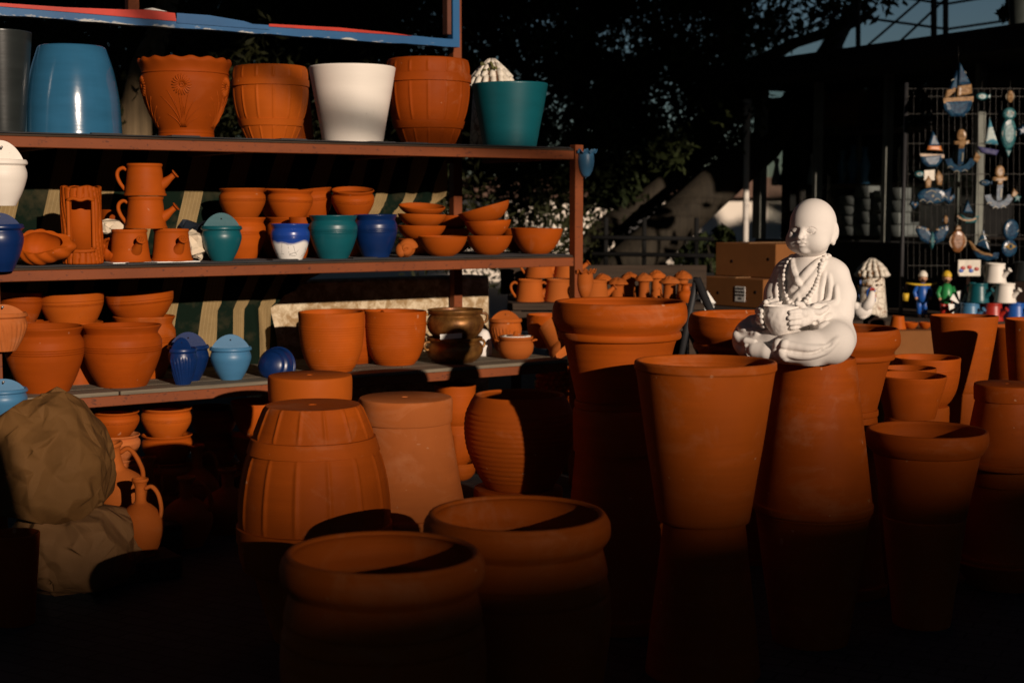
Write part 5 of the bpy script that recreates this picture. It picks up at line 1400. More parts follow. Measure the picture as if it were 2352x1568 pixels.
# corner toward the camera: rotate so that both faces show
carton('lower left brown carton with a small printed white label', 1722, 636, 716, 6.95, .24, .42, .62, True, zb=zt2+.001)
carton('lower right brown carton behind the shoulder of the statue', 1822, 636, 716, 7.12, .30, .30, .62, zb=zt2+.001)
zq = W(1760, 636, 7.0).z
carton('top brown carton of the pile with a torn white sticker', 1768, 557, 636, 7.05, .34, .40, .64, zb=zq+.002)
o = jug('small dark green bottle at the foot of the cartons beside the statue', plain('green_bottle_glass', (.03, .06, .02), .2, .6), (W(1846, 716, 6.7).x, 6.7, zt2), .022, .10, 0, (0, 0), .35, 0, 'bottle', 'glass_bottle', None)

# ---------------------------------------------------------------- stall table on the right
st, zs3 = table('stall_table', 'dark stall table with ceramic houses, figurines and small cans in front of the shop', 1945, 2420, 738, 7.6, 1.0, WOODD)
def onst(px, d, dz=0): P = W(px, 740, d); return Vector((P.x, d, zs3+dz))
# ceramic mill
P = onst(2000, 7.95); Rm = 33*7.95/F; hm = W(2000, 598, 7.95).z-zs3
o = empty('ceramic_windmill', 'white ceramic stone tower with tiled roof and blue framed windows, right of the statue', 'ceramic house', P, (0, 0, -.25))
m = MB(); m.lathe([(0, 0), (Rm*1.1, 0), (Rm*1.08, hm*.1), (Rm*.92, hm*.5), (Rm*.82, hm*.76), (Rm*.5, hm*.78)], 36, wobble(Rm, .012)); m.build('wall', MILLW, o)
tile_roof(o, Rm*1.08, hm*.30, hm*.72, 4, 15)
for a, z_, s_ in ((.0, .40, 1.25), (-1.25, .30, 1.2), (-1.1, .62, .8)):
    for mt, q, off, nm in ((BLUEC, 1.25, .0, 'window_frame'), (HOLE, .85, .0022, 'window')):
        pl = [(-.015*q*s_, -.025*q*s_), (.015*q*s_, -.025*q*s_)]+[(.015*q*s_*math.cos(t), .012*s_+.017*q*s_*math.sin(t)) for t in np.linspace(0, PI, 9)]
        m = MB(); m.prism(pl, .006); m.build(nm, mt, o, loc=((Rm*.93+off)*math.sin(a), -(Rm*.93+off)*math.cos(a), hm*z_), rot=(0, 0, a), smooth=False)
m = MB()
for q in range(46):
    a = rng.uniform(-1.5, .8); z_ = rng.uniform(.55, .97); k = 1.02 if z_ < .74 else 1.15*(1.02-z_)/.30+.15
    m.ell((Rm*k*math.sin(a), -Rm*k*math.cos(a), hm*z_), rng.uniform(.004, .008), None, 7, 5)
m.build('vine', plain('brown_clay_vine', (.16, .08, .03), .7, .3, .4, 40), o)
# rooster
P = onst(1985, 7.72); o = empty('ceramic_rooster', 'white ceramic hen with red comb in front of the ceramic tower', 'figurine', P, (0, 0, -.3))
m = MB(); m.ell((-.01, 0, .05), (.052, .034, .042)); m.tube([(.0, 0, .06), (.030, 0, .10), (.038, 0, .145), (.040, 0, .155)], [.036, .026, .017, .012], 14); m.tube([(-.03, 0, .06), (-.065, 0, .085), (-.08, 0, .10)], [.03, .018, .006], 10); m.ell((0, 0, .012), (.035, .028, .013)); m.build('body', PLAS, o)
m = MB(); [m.ell((.03+.008*q, 0, .164+.004*(q == 1)), (.006, .003, .008), None, 8, 6) for q in range(3)]; m.ell((.055, 0, .128), (.004, .003, .009), None, 8, 6); m.build('comb', REDC, o)
m = MB(); m.tube([(.05, 0, .146), (.064, 0, .142)], [.005, .001], 8); m.build('beak', YELC, o)
# figurines
def figurine(label, px, d, h, coat, legs, hat, rz=0, yoke=False):
    P = onst(px, d); o = empty('figurine', label, 'figurine', P, (0, 0, rz)); s = h/.36
    m = MB()
    for sx_ in (-1, 1):
        m.tube([(sx_*.022*s, 0, .03*s), (sx_*.022*s, 0, .08*s), (sx_*.02*s, 0, .14*s)], [.016*s, .020*s, .026*s], 12)
    m.build('trousers', legs, o)
    m = MB(); [m.ell((sx_*.024*s, -.010*s, .014*s), (.017*s, .028*s, .014*s)) for sx_ in (-1, 1)]; m.build('shoes', HOLE, o)
    m = MB(); m.tube([(0, 0, .12*s), (0, -.004*s, .16*s), (0, -.004*s, .20*s), (0, 0, .245*s), (0, 0, .262*s)], [.040*s, .047*s, .044*s, .036*s, .018*s], 18)
    for sx_ in (-1, 1): m.tube([(sx_*.038*s, 0, .235*s), (sx_*.062*s, -.01*s, .19*s), (sx_*.052*s, -.035*s, .155*s)], [.019*s, .016*s, .013*s], 10)
    m.build('coat', coat, o)
    m = MB(); m.ell((0, -.004*s, .297*s), (.029*s, .031*s, .034*s)); m.ell((0, -.036*s, .292*s), (.008*s, .009*s, .008*s), None, 8, 6)
    for sx_ in (-1, 1): m.ell((sx_*.029*s, 0, .295*s), (.006*s, .008*s, .010*s), None, 8, 6)
    m.build('head', SKINC, o)
    for sx_ in (-1, 1): m = MB(); m.ell((sx_*.052*s, -.042*s, .150*s), .012*s, None, 8, 6); m.build('hand', SKINC, o)
    m = MB(); m.ell((0, -.033*s, .280*s), (.018*s, .007*s, .006*s), None, 10, 6); m.build('moustache', HOLE, o)
    m = MB(); m.lathe([(.034*s, .310*s), (.035*s, .318*s), (.031*s, .335*s), (.018*s, .352*s), (.001, .357*s)], 20); m.ell((0, -.026*s, .316*s), (.024*s, .018*s, .004*s), None, 12, 6); m.build('cap', hat, o)
    if yoke:
        m = MB(); m.tube([(-.125*s, -.01, .262*s), (-.06*s, -.03*s, .252*s), (0, -.036*s, .250*s), (.06*s, -.03*s, .252*s), (.10*s, -.01, .262*s)], [.006*s, .008*s, .009*s, .008*s, .006*s], 8); m.build('yoke', YELC, o)
        for q in (-1,):
            m = MB(); m.tube([(-.125*s, -.01, .26*s), (-.112*s, -.01, .185*s)], .0012, 5); m.tube([(-.125*s, -.01, .26*s), (-.138*s, -.01, .185*s)], .0012, 5); b = m.build('bucket_cord', HOLE, o)
            m = MB(); m.lathe([(.001, .128*s), (.019*s, .128*s), (.025*s, .185*s), (.021*s, .185*s), (.001, .14*s)], 16); m.build('basket', YELC, o, loc=(-.125*s, -.01, 0))
    return o
figurine('ceramic water carrier figurine in blue with a yellow yoke and hanging basket', 2117, 7.85, W(2117, 620, 7.85).z-zs3, BLUEC, BLUEC, ROOFW, -.1, True)
figurine('ceramic figurine with green shirt, red trousers and a moustache', 2172, 7.75, W(2172, 620, 7.75).z-zs3, GRNC, REDC, YELC, -.15)
# star of white blades
P = onst(2205, 7.7); o = empty('toy_windmill', 'white bladed toy windmill wheel beside the green shirted figurine', 'windmill', P, (0, 0, .35))
zc1 = W(2205, 700, 7.7).z-zs3
m = MB(); m.tube([(0, .012, 0), (0, .012, zc1)], .006, 8); m.build('post', HOLE, o)
for q in range(8):
    a = q*PI/4+.2; m = MB(); m.prism([(0.006, 0), (.075, -.024), (.075, .012)], .003, T(0, 0, 0)); m.v[0] = m.v[0]@np.array(Matrix.Rotation(-a, 3, 'Y')).T; m.v[0] += np.array([0, 0, zc1]); m.build('blade', WHTV, o, smooth=False)
# sign board with painted flowers
P = onst(2222, 7.95); o = empty('painted_plaque', 'white plaque with red and blue painted fish leaning above the small cans', 'plaque', P)
zq0 = W(2222, 634, 7.95).z-zs3
m = MB(); m.box((0, 0, zq0+.045), (.125, .012, .09), None, .002); m.build('board', ROOFW, o, smooth=False)
m = MB(); m.box((0, .012, zq0/2), (.02, .01, zq0)); m.build('stand', HOLE, o, smooth=False)
for x_, z_, mt in ((-.035, .045, REDC), (-.045, .03, BLUEC), (.0, .05, REDC), (.01, .03, BLUEC), (.04, .04, REDC)):
    m = MB(); m.ell((x_, -.007, zq0+z_), (.014, .003, .011), None, 10, 6); m.build('painted_fish', mt, o)
# small mini cans
def minican(label, mat, px, d, z, R, h, rz=-.9):
    P = W(px, 700, d); o = can(label, mat, (P.x, d, z), R, h, rz, 'small glazed cans on the stall table'); return o
r1 = 25*7.65/F; zrow = [zs3]
h1 = W(2230, 695, 7.65).z-zs3; h2 = W(2230, 650, 7.65).z-zs3-h1; h3 = W(2284, 605, 7.65).z-zs3-h1-h2
for px, mt, lb in ((2228, SKYB, 'small light blue can, left of the bottom row'), (2280, REDC, 'small red can, middle of the bottom row'), (2332, BLUEC, 'small dark blue can, right of the bottom row')): minican(lb, mt, px, 7.65, zs3, r1, h1)
for px, mt, lb in ((2246, TEAL, 'small teal can in the second row, left of the white one'), (2308, WHT, 'small white can in the second row, right of the teal one')): minican(lb, mt, px, 7.65, zs3+h1+.001, r1, h2)
minican('small white can on top of the pyramid of small cans', WHT, 2284, 7.65, zs3+h1+h2+.002, r1, h3)
minican('small dark can at the right picture edge behind the white ones', DARKG, 2352, 7.9, zs3+h1+h2, r1*1.1, h3)
# box under the small can at the right edge
m = MB(); m.box((0, 0, (h1+h2)/2-.001), (.16, .14, h1+h2-.002), None, .003); P = W(2352, 700, 7.92); tag(m.build('display_box', HOLE, loc=(P.x, 7.92, zs3), smooth=False), 'black display box under the dark can at the right edge', 'box')
# little terracotta pots and cartons in front of the stall
P = W(2100, 800, 7.2); zb_ = W(2100, 752, 7.2).z
m = MB(); m.box((0, 0, zb_/2), (.42, .34, zb_), None, .004); tag(m.build('big_carton', CARD, loc=(P.x+.04, 7.2, 0), rot=(0, 0, .1), smooth=False), 'large brown carton on the ground in front of the stall table', 'cardboard box')
for px, w_, yt, inv, lb in ((2062, 38, 726, True, 'small upside down terracotta pot on the large carton, leftmost'), (2092, 34, 741, False, 'small terracotta bowl on the large carton, middle'), (2125, 30, 741, False, 'small terracotta bowl on the large carton, rightmost')):
    pot('cone' if inv else 'bowl', lb, 'flower pot', TC, px, yt, w_, d=7.12, zb=zb_+.001, ztop=W(px, yt, 7.12).z, inv=inv, group='small terracotta pots on the large carton', py=740)
m = MB(); m.prism([(-.045, 0), (.045, 0), (.045, .035), (0, .065), (-.045, .035)], .1); P = W(2008, 745, 7.3); tag(m.build('bird_house', HOLE, loc=(P.x-.0, 7.3, W(2008, 752, 7.3).z), smooth=False), 'small dark peaked house shape between the statue and the large carton', 'bird house')
m = MB(); zz_ = W(2008, 752, 7.3).z; m.box((0, 0, zz_/2), (.2, .2, zz_-.002)); tag(m.build('display_box', WOODD, loc=(P.x, 7.3, 0), smooth=False), 'dark wooden box under the small peaked house', 'box')

# ---------------------------------------------------------------- wire grid with hanging ceramics
dg = 8.0
gd = empty('wire_grid', 'black wire display grid hung with ceramic ornaments in front of the shop', 'display grid', (W(2210, 400, dg).x, dg, 0))
OX = gd.location.x
WIRE = plain('thin_grey_wire', (.035, .033, .03), .4, .5, metal=.5)
def G3(px, py, off=0): P = W(px, py, dg-off); return Vector((P.x-OX, -off, P.z))
m = MB()
for px in np.arange(2085, 2420, 13.5): m.tube([G3(px, 204), G3(px, 640)], .0016, 4, caps=False)
m.build('vertical_wires', WIRE, gd)
m = MB()
for py in (204, 222, 262, 330, 400, 470, 540, 610): m.tube([G3(2085, py), G3(2420, py)], .002, 4, caps=False)
m.build('cross_wires', WIRE, gd)
for px in (2083, 2422):
    a = G3(px, 190); m = MB(); m.tube([(a.x, .01, 0), (a.x, .01, a.z)], .012, 8); m.build('post', DSTEEL, gd)
def czm(name, c, c2, sc=45):
    n = N(name); a = n.mix(n.ramp(n.noise(sc, 3, .6, (1, 1, 1.8)), [(.47, 0), (.53, 1)]), c, c2); return n.fin(a, .3, n.bump(n.noise(60, 3), .3, .002), spec=.5)
CBL = czm('dark_blue_glazed_relief', (.006, .026, .062), (.012, .052, .10)); CTE = czm('teal_glazed_relief', (.01, .07, .085), (.03, .13, .14))
CSA = czm('speckled_sand_ceramic', (.30, .18, .085), (.18, .10, .04)); CWW = glaze('cream_wave_glaze', (.22, .20, .15), .35)
def pillow(m, poly, th):
    n = len(poly); cx_ = sum(p[0] for p in poly)/n; cz_ = sum(p[1] for p in poly)/n; V = []
    for k, y_ in ((1, th/2), (1, -th*.15), (.86, -th*.42), (.60, -th*.55)): V += [(cx_+(x-cx_)*k, y_, cz_+(z-cz_)*k) for x, z in poly]
    Fs = [tuple(range(n-1, -1, -1)), tuple(3*n+i for i in range(n))]
    for r_ in range(3):
        for i in range(n): j = (i+1) % n; Fs.append((r_*n+i, r_*n+j, (r_+1)*n+j, (r_+1)*n+i))
    m.add(V, Fs)
def orn(name, label, px, py, parts, cat='ornament', string=None, scale=1.0, dd=None):
    dd = dd or dg-.03; P = W(px, py, dd); s = dd/F*scale
    o = empty(name, label, cat, P, (0, 0, rng.uniform(-.3, .3)), 'ceramic ornaments on the wire grid')
    for nm, mt, polys, th in parts:
        m = MB()
        for pl in polys:
            q = [(x*s, -y*s) for x, y in pl]
            if nm in ('waves', 'spots', 'rim', 'anchor_arms', 'feathers') or len(q) > 20: m.prism(q, th)
            else: pillow(m, q, th*1.7)
        if nm == 'waves': m.v = [v+np.array([0, -.006, 0]) for v in m.v]
        m.build(nm, mt, o, smooth=False)
    m = MB(); st_ = string or (0, -60); m.tube([(st_[0]*s, .002, -st_[1]*s), (0, 0, 0)], .0012, 5); m.build('string', WIRE, o)
    return o
def wave(cx, cy, w_, h_, th_=2.0, n=8):
    up = [(cx-w_/2+w_*i/n, cy-h_*math.sin(PI*i/n*1.0)) for i in range(n+1)]
    return up+[(x, y+th_) for x, y in reversed(up)]
def ringp(cx, cy, r0, a0, a1, th_, n=12):
    o_ = [(cx+r0*math.cos(a), cy+r0*math.sin(a)) for a in np.linspace(a0, a1, n)]; i_ = [(cx+(r0-th_)*math.cos(a), cy+(r0-th_)*math.sin(a)) for a in np.linspace(a1, a0, n)]
    return o_+i_
def disc(cx, cy, rx, ry=None, n=14): ry = ry or rx; return [(cx+rx*math.cos(t), cy+ry*math.sin(t)) for t in np.linspace(0, 2*PI, n, False)]
def hull(cx, cy, w_, h_): return [(cx-w_/2, cy), (cx+w_/2, cy-h_*.15), (cx+w_*.42, cy+h_*.5), (cx+w_*.22, cy+h_), (cx-w_*.2, cy+h_), (cx-w_*.42, cy+h_*.6)]
orn('ceramic_boat', 'largest ceramic sailing boat with blue sails, hanging from the shop roof edge', 2202, 145, [('sail', CBL, [[(2, -2), (33, 48), (0, 50)], [(-4, 15), (-4, 58), (-26, 68)]], .012), ('deck', CSA, [[(-2, 52), (34, 46), (36, 68), (-2, 76)], [(-30, 62), (-6, 52), (-8, 64), (-36, 86)]], .014), ('hull', CBL, [hull(0, 86, 78, 34)], .016), ('waves', CSA, [[(-40, 80), (38, 74), (38, 86), (-38, 92)]], .010), ('waves', CWW, [wave(-20, 100, 18, 5), wave(2, 104, 18, 5), wave(22, 100, 18, 5), wave(-8, 112, 20, 5), wave(12, 115, 18, 5), wave(12, 22, 12, 4), wave(14, 32, 16, 4), wave(-14, 40, 12, 4)], .006)], string=(-2, -38), dd=7.72)
orn('ceramic_boat', 'ceramic boat with an orange edged blue sail at the left of the grid', 2142, 300, [('sail', CBL, [[(0, 0), (20, 36), (-10, 36)]], .012), ('deck', czm('orange_glaze', (.55, .20, .05), (.45, .14, .03)), [[(-10, 34), (20, 34), (24, 46), (-12, 44)]], .012), ('hull', CBL, [hull(0, 56, 56, 26)], .014), ('waves', CSA, [[(-30, 52), (28, 54), (28, 62), (-30, 58)]], .010), ('waves', CWW, [wave(3, 14, 10, 3), wave(4, 22, 14, 3), wave(5, 30, 16, 3), wave(-6, 68, 14, 4), wave(10, 72, 14, 4)], .006)], string=(-8, -36))
orn('ceramic_tassels', 'tan ceramic leaves hanging under the left boat on the grid', 2145, 392, [('leaf', CSA, [[(10, -2), (22, 12), (20, 34), (8, 32), (4, 14)], [(-14, 10), (-6, 22), (-8, 38), (-20, 40), (-22, 24)]], .012), ('plate', ROOFW, [[(-24, 0), (2, -2), (2, 22), (-24, 22)]], .004)], string=(0, -8))
def anchor(px, py, lb):
    orn('ceramic_anchor', lb, px, py, [('ring', CSA, [disc(0, 0, 11, 15)], .012), ('crossbar', CSA, [[(-16, 12), (18, 10), (18, 18), (8, 20), (6, 30), (-6, 30), (-6, 20), (-16, 20)]], .013), ('anchor_arms', CBL, [[(-5, 28), (8, 26), (6, 64), (-6, 66)], ringp(0, 48, 34, .15, PI-.15, 14)], .012), ('fluke', CSA, [[(32, 36), (44, 48), (36, 62), (26, 56)]], .013), ('waves', CWW, [wave(-22, 72, 12, 4), wave(-8, 82, 12, 4), wave(10, 80, 12, 4), [(3, 38), (6, 38), (5, 58), (2, 58)]], .006)], string=(0, -40))
anchor(2208, 312, 'ceramic anchor with a sandy ring, left one on the wire grid')
anchor(2296, 395, 'ceramic anchor with a sandy ring, right one on the wire grid')
orn('ceramic_boat', 'ceramic boat with a pale blue fading sail and a violet hull', 2272, 268, [('sail', czm('pale_blue_sail_glaze', (.45, .52, .50), (.05, .20, .28), 14), [[(0, 0), (22, 64), (-8, 60)]], .012), ('hull', czm('violet_hull_glaze', (.04, .04, .12), (.07, .07, .16)), [[(-26, 66), (24, 76), (18, 88), (-16, 82)]], .014)], string=(0, -20))
orn('ceramic_owl', 'tall teal ceramic owl at the right of the grid', 2318, 262, [('head', CTE, [disc(0, 0, 16, 14)], .014), ('body', CTE, [disc(0, 44, 18, 36)], .014), ('tail', CTE, [[(-8, 80), (8, 80), (0, 100)]], .010), ('eyes', CWW, [disc(-6, -2, 3.5), disc(6, -2, 3.5)], .020), ('feathers', CWW, [ringp(0, 44, 17, -1.2, 1.2, 1.6), ringp(0, 44, 17, PI-1.2, PI+1.2, 1.6), wave(0, 30, 14, 3, 1), wave(0, 42, 16, 3, 1), wave(0, 54, 14, 3, 1)], .018)], string=(0, -24))
orn('ceramic_fish', 'dark wave patterned ceramic fish under the tan leaves', 2142, 440, [('body', CBL, [disc(0, 10, 34, 18), [(24, 0), (42, -10), (38, 30), (26, 20)]], .013), ('waves', CWW, [wave(-22, 22, 14, 5), wave(-6, 26, 14, 5), wave(10, 20, 14, 5), wave(26, 14, 14, 5), wave(-4, 2, 24, 5), disc(0, 10, 3)], .016)], string=(0, -12))
orn('ceramic_boat', 'small dark ceramic boat in the middle of the grid', 2222, 458, [('sail', CBL, [[(0, 0), (14, 32), (-10, 30)]], .012), ('hull', CTE, [[(-20, 32), (-10, 40), (16, 44), (28, 36), (20, 54), (-4, 54)]], .014), ('waves', CSA, [ringp(2, 14, 36, 1.0, 2.4, 4)], .016)], string=(0, -20))
orn('ceramic_butterfly', 'dark blue ceramic butterfly with cream spotted wing tips', 2141, 540, [('wing', CBL, [[(0, 0), (14, -18), (34, -24), (38, -14), (26, 12), (8, 20)], [(0, 0), (-14, -18), (-34, -22), (-38, -12), (-26, 12), (-8, 20)]], .012), ('body', CTE, [disc(0, 12, 5, 20)], .016), ('spots', CSA, [[(8, -14), (32, -22), (36, -18), (10, -6)], [(-8, -14), (-32, -21), (-36, -16), (-10, -6)]], .014), ('waves', CWW, [disc(14, -12, 2.2), disc(22, -16, 2.2), disc(30, -18, 2.2), disc(-14, -11, 2.2), disc(-22, -14, 2.2), disc(-30, -17, 2.2), disc(4, 14, 2), disc(-4, 14, 2)], .010)], string=(0, -44))
orn('ceramic_medallion', 'round brown ceramic medallion between the butterfly and the lowest boat', 2200, 548, [('disc', czm('brown_glaze', (.13, .05, .015), (.22, .09, .03)), [disc(0, 6, 17, 26)], .012), ('rim', CSA, [ringp(0, 6, 20, 0, 2*PI-.01, 3, 24)], .010), ('crown', CSA, [[(-8, -20), (8, -20), (4, -30), (-4, -30)]], .010)], string=(0, -40))
orn('ceramic_boat', 'lowest ceramic boat with white striped sail, above the small white can', 2258, 545, [('sail', CBL, [[(0, -20), (16, 30), (-14, 18)]], .010), ('hull', CBL, [[(-32, 12), (-24, 22), (0, 34), (30, 42), (36, 34), (34, 48), (10, 54), (-14, 46)]], .014), ('deck', CSA, [[(-34, 8), (-28, 8), (-20, 22), (4, 36), (30, 42), (28, 47), (0, 42), (-24, 28)]], .017), ('waves', CWW, [wave(0, -4, 20, 5), wave(2, 10, 24, 6)], .014)], string=(4, -60))
orn('ceramic_medallion', 'dark round ceramic plate with cream squiggles at the lower right of the grid', 2322, 528, [('disc', CBL, [disc(0, 0, 20, 24)], .012), ('waves', CWW, [ringp(-9, -8, 5, 0, 4.5, 2), ringp(-9, 6, 5, 0, 4.5, 2), ringp(3, -8, 5, 0, 4.5, 2), ringp(3, 6, 5, 0, 4.5, 2), ringp(13, 0, 5, 0, 4.5, 2)], .008)], string=(0, -30))
orn('ceramic_eye', 'ceramic eye amulet with yellow outline at the lower right of the grid', 2318, 566, [('plate', CBL, [disc(0, 4, 20, 20)], .012), ('eye', czm('ochre_glaze', (.35, .24, .05), (.28, .16, .04)), [[(-18, 0), (0, -9), (18, 0), (0, 9)]], .016), ('pupil', CBL, [disc(0, 0, 6)], .020)], string=(0, -16))

def small_orn(kind, px, py, lb, ca, cb, r=13):
    if kind == 'fish': pr = [('body', ca, [disc(0, 0, r, r*.6), [(r*.7, 0), (r*1.4, -r*.5), (r*1.3, r*.5)]], .012), ('waves', cb, [wave(-r*.3, 0, r*.8, 3, 1.2)], .022)]
    elif kind == 'heart': pr = [('body', ca, [[(0, r), (-r, -r*.1), (-r*.7, -r*.8), (0, -r*.35), (r*.7, -r*.8), (r, -r*.1)]], .012), ('spots', cb, [disc(0, 0, 2.5)], .024)]
    elif kind == 'star': pr = [('body', ca, [[((r if i % 2 else r*.45)*math.sin(i*PI/5), (r if i % 2 else r*.45)*math.cos(i*PI/5)) for i in range(10)]], .012)]
    else: pr = [('body', ca, [disc(0, 0, r*.55, r)], .012), ('rim', cb, [ringp(0, 0, r*.7, 0, 2*PI-.01, 2, 16)], .010)]
    orn('ceramic_'+kind, lb, px, py, pr, string=(0, -34))
for a_ in [('bell', 2320, 222, 'small sandy ceramic drop at the upper right of the grid', CSA, CWW, 14), ('fish', 2255, 222, 'small teal ceramic fish high on the grid beside the largest boat', CTE, CWW, 14), ('star', 2348, 300, 'dark blue ceramic star at the right picture edge', CBL, CWW, 15), ('heart', 2182, 455, 'dark ceramic heart between the wave fish and the small dark boat', CBL, CSA, 12), ('fish', 2262, 420, 'small dark ceramic fish left of the right anchor', CBL, CWW, 12), ('bell', 2172, 505, 'slim sandy drop above the butterfly wing', CSA, CBL, 10), ('star', 2335, 455, 'small dark ceramic star below the right anchor', CTE, CWW, 12), ('heart', 2100, 470, 'small dark heart at the left edge of the grid', CBL, CSA, 11), ('bell', 2240, 365, 'small sandy drop between the two anchors', CSA, CBL, 9), ('fish', 2112, 400, 'small dark ceramic fish at the left edge of the grid', CTE, CSA, 12)]: small_orn(*a_)
# ---------------------------------------------------------------- statue of a child monk (distance field, surface nets)
class SDF:
    def __init__(s, lo, hi, h):
        s.lo = np.array(lo, float); s.h = h
        s.n = np.ceil((np.array(hi)-s.lo)/h).astype(int)+1
        s.f = np.full(s.n, .05, np.float32)
    def _sl(s, lo, hi, m):
        a = np.maximum(np.floor((np.array(lo)-m-s.lo)/s.h).astype(int), 0); b = np.minimum(np.ceil((np.array(hi)+m-s.lo)/s.h).astype(int)+1, s.n)
        sl_ = tuple(slice(x, y) for x, y in zip(a, b))
        ax = [s.lo[i]+s.h*np.arange(a[i], b[i]) for i in range(3)]
        return sl_, np.stack(np.meshgrid(*ax, indexing='ij'), -1)
    def comb(s, sl_, d, k, sub):
        f = s.f[sl_]
        if sub: f = -f
        if k > 0:
            hh = np.clip(.5+.5*(d-f)/k, 0, 1); r = d*(1-hh)+f*hh-k*hh*(1-hh)
        else: r = np.minimum(f, d)
        s.f[sl_] = -r if sub else r
    def ell(s, c, r, k=.008, sub=False, rot=None):
        c = np.array(c); r = np.array(r if hasattr(r, '__len__') else (r, r, r), float); m = k+.006; R = r.max() if rot is not None else r
        sl_, P = s._sl(c-R, c+R, m); q = P-c
        if rot is not None: q = q@np.array(rot.to_3x3())
        k0 = np.linalg.norm(q/r, axis=-1); k1 = np.linalg.norm(q/(r*r), axis=-1)+1e-9
        s.comb(sl_, k0*(k0-1)/k1, k, sub)
    def cap(s, a, b, ra, rb=None, k=.008, sub=False):
        rb = ra if rb is None else rb; a = np.array(a, float); b = np.array(b, float); R = max(ra, rb)
        sl_, P = s._sl(np.minimum(a, b)-R, np.maximum(a, b)+R, k+.006)
        ba = b-a; t = np.clip(((P-a)@ba)/(ba@ba), 0, 1)
        d = np.linalg.norm(P-a-t[..., None]*ba, axis=-1)-(ra+(rb-ra)*t)
        s.comb(sl_, d, k, sub)
    def chain(s, pts, rs, k=.006, sub=False):
        if not hasattr(rs, '__len__'): rs = [rs]*len(pts)
        for i in range(len(pts)-1): s.cap(pts[i], pts[i+1], rs[i], rs[i+1], k, sub)
    def front(s, x, z, ymin=-.3):
        i = int(round((x-s.lo[0])/s.h)); k = int(round((z-s.lo[2])/s.h)); c = s.f[i, :, k]; w_ = np.where(c < 0)[0]
        return s.lo[1]+s.h*w_[0] if len(w_) else None
    def ridge(s, pts, r, k=.006, sub=False, off=0.0, n=10):
        P = [np.array(p, float) for p in catmull([(x, 0, z) for x, z in pts], n)]; Q = []
        for p in P:
            y = s.front(p[0], p[2])
            if y is not None: Q.append((p[0], y+off, p[2]))
        m_ = len(Q)
        if m_ > 1: s.chain(Q, [r*(.35+.65*math.sin(PI*min(max(i/(m_-1), .0), 1))**.5) for i in range(m_)], k, sub)
    def mesh(s):
        f = s.f; sg_ = f < 0; n = s.n
        c = sg_[:-1, :-1, :-1].astype(np.int8)
        cnt_ = sum(sg_[i:n[0]-1+i, j:n[1]-1+j, k:n[2]-1+k].astype(np.int8) for i in (0, 1) for j in (0, 1) for k in (0, 1))
        act = (cnt_ > 0) & (cnt_ < 8); I = np.argwhere(act); idx = np.full(act.shape, -1, np.int64); idx[act] = np.arange(len(I))
        acc = np.zeros((len(I), 3)); num = np.zeros(len(I))
        cs_ = [(i, j, k) for i in (0, 1) for j in (0, 1) for k in (0, 1)]
        for a in cs_:
            for ax in range(3):
                if a[ax]: continue
                b = list(a); b[ax] = 1; b = tuple(b)
                fa = f[I[:, 0]+a[0], I[:, 1]+a[1], I[:, 2]+a[2]]; fb = f[I[:, 0]+b[0], I[:, 1]+b[1], I[:, 2]+b[2]]
                m = (fa < 0) != (fb < 0); t = np.where(m, fa/np.where(fa == fb, 1, fa-fb), 0)
                p = np.array(a, float)+t[:, None]*(np.array(b)-np.array(a)); acc[m] += p[m]; num[m] += 1
        V = (I+acc/num[:, None])*s.h+s.lo; Q = []
        for ax in range(3):
            u, v = (ax+1) % 3, (ax+2) % 3
            A = [slice(None)]*3; B = [slice(None)]*3; A[ax] = slice(0, -1); B[ax] = slice(1, None)
            sa, sb = sg_[tuple(A)], sg_[tuple(B)]; E = np.argwhere(sa != sb); E = E[(E[:, u] > 0) & (E[:, v] > 0) & (E[:, u] < n[u]-1) & (E[:, v] < n[v]-1)]
            fl = sa[E[:, 0], E[:, 1], E[:, 2]]
            def g(du, dv):
                e = E.copy(); e[:, u] -= du; e[:, v] -= dv; return idx[e[:, 0], e[:, 1], e[:, 2]]
            q = np.stack([g(1, 1), g(0, 1), g(0, 0), g(1, 0)], 1); q[~fl] = q[~fl][:, ::-1]; Q.append(q)
        return V, np.concatenate(Q)
def rotm(rx=0, ry=0, rz=0): return Matrix.Rotation(rz, 4, 'Z')@Matrix.Rotation(ry, 4, 'Y')@Matrix.Rotation(rx, 4, 'X')
# ---- robed body
B = SDF((-.165, -.235, -.004), (.160, .085, .285), .0018)
B.cap((0, .005, .05), (0, .0, .19), .082, .058, .0)
B.ell((0, .005, .20), (.076, .048, .034), .02)
B.cap((-.045, .0, .212), (.045, .0, .212), .028, .028, .02)
B.ell((0, .0, .03), (.088, .060, .045), .03)
for sx_ in (-1, 1):
    X = lambda x, y, z: (sx_*x, y, z)
    B.chain([X(.060, .002, .196), X(.077, -.004, .150), X(.080, -.016, .110)], [.036, .035, .034], .014)          # upper arm sleeve
    B.chain([X(.078, -.018, .108), X(.066, -.070, .106), X(.052, -.108, .110)], [.034, .029, .024], .012)          # forearm sleeve
    B.chain([X(.074, -.025, .090), X(.066, -.072, .088), X(.058, -.098, .094)], [.026, .020, .014], .012)          # hanging sleeve
    B.chain([X(.045, .0, .048), X(.080, -.045, .052), X(.098, -.090, .050)], [.050, .048, .045], .02)             # thigh
    B.ell(X(.104, -.098, .048), (.040, .046, .044), .02)
B.chain([(.100, -.105, .040), (.060, -.150, .037), (.026, -.170, .036)], [.040, .037, .034], .012)
B.chain([(-.104, -.105, .040), (-.065, -.138, .034), (-.01, -.145, .034)], [.040, .030, .026], .014)
B.ell((0, -.09, .035), (.10, .075, .036), .02)
B.cap((-.02, -.10, .045), (-.02, -.13, .050), .04, .036, .02)
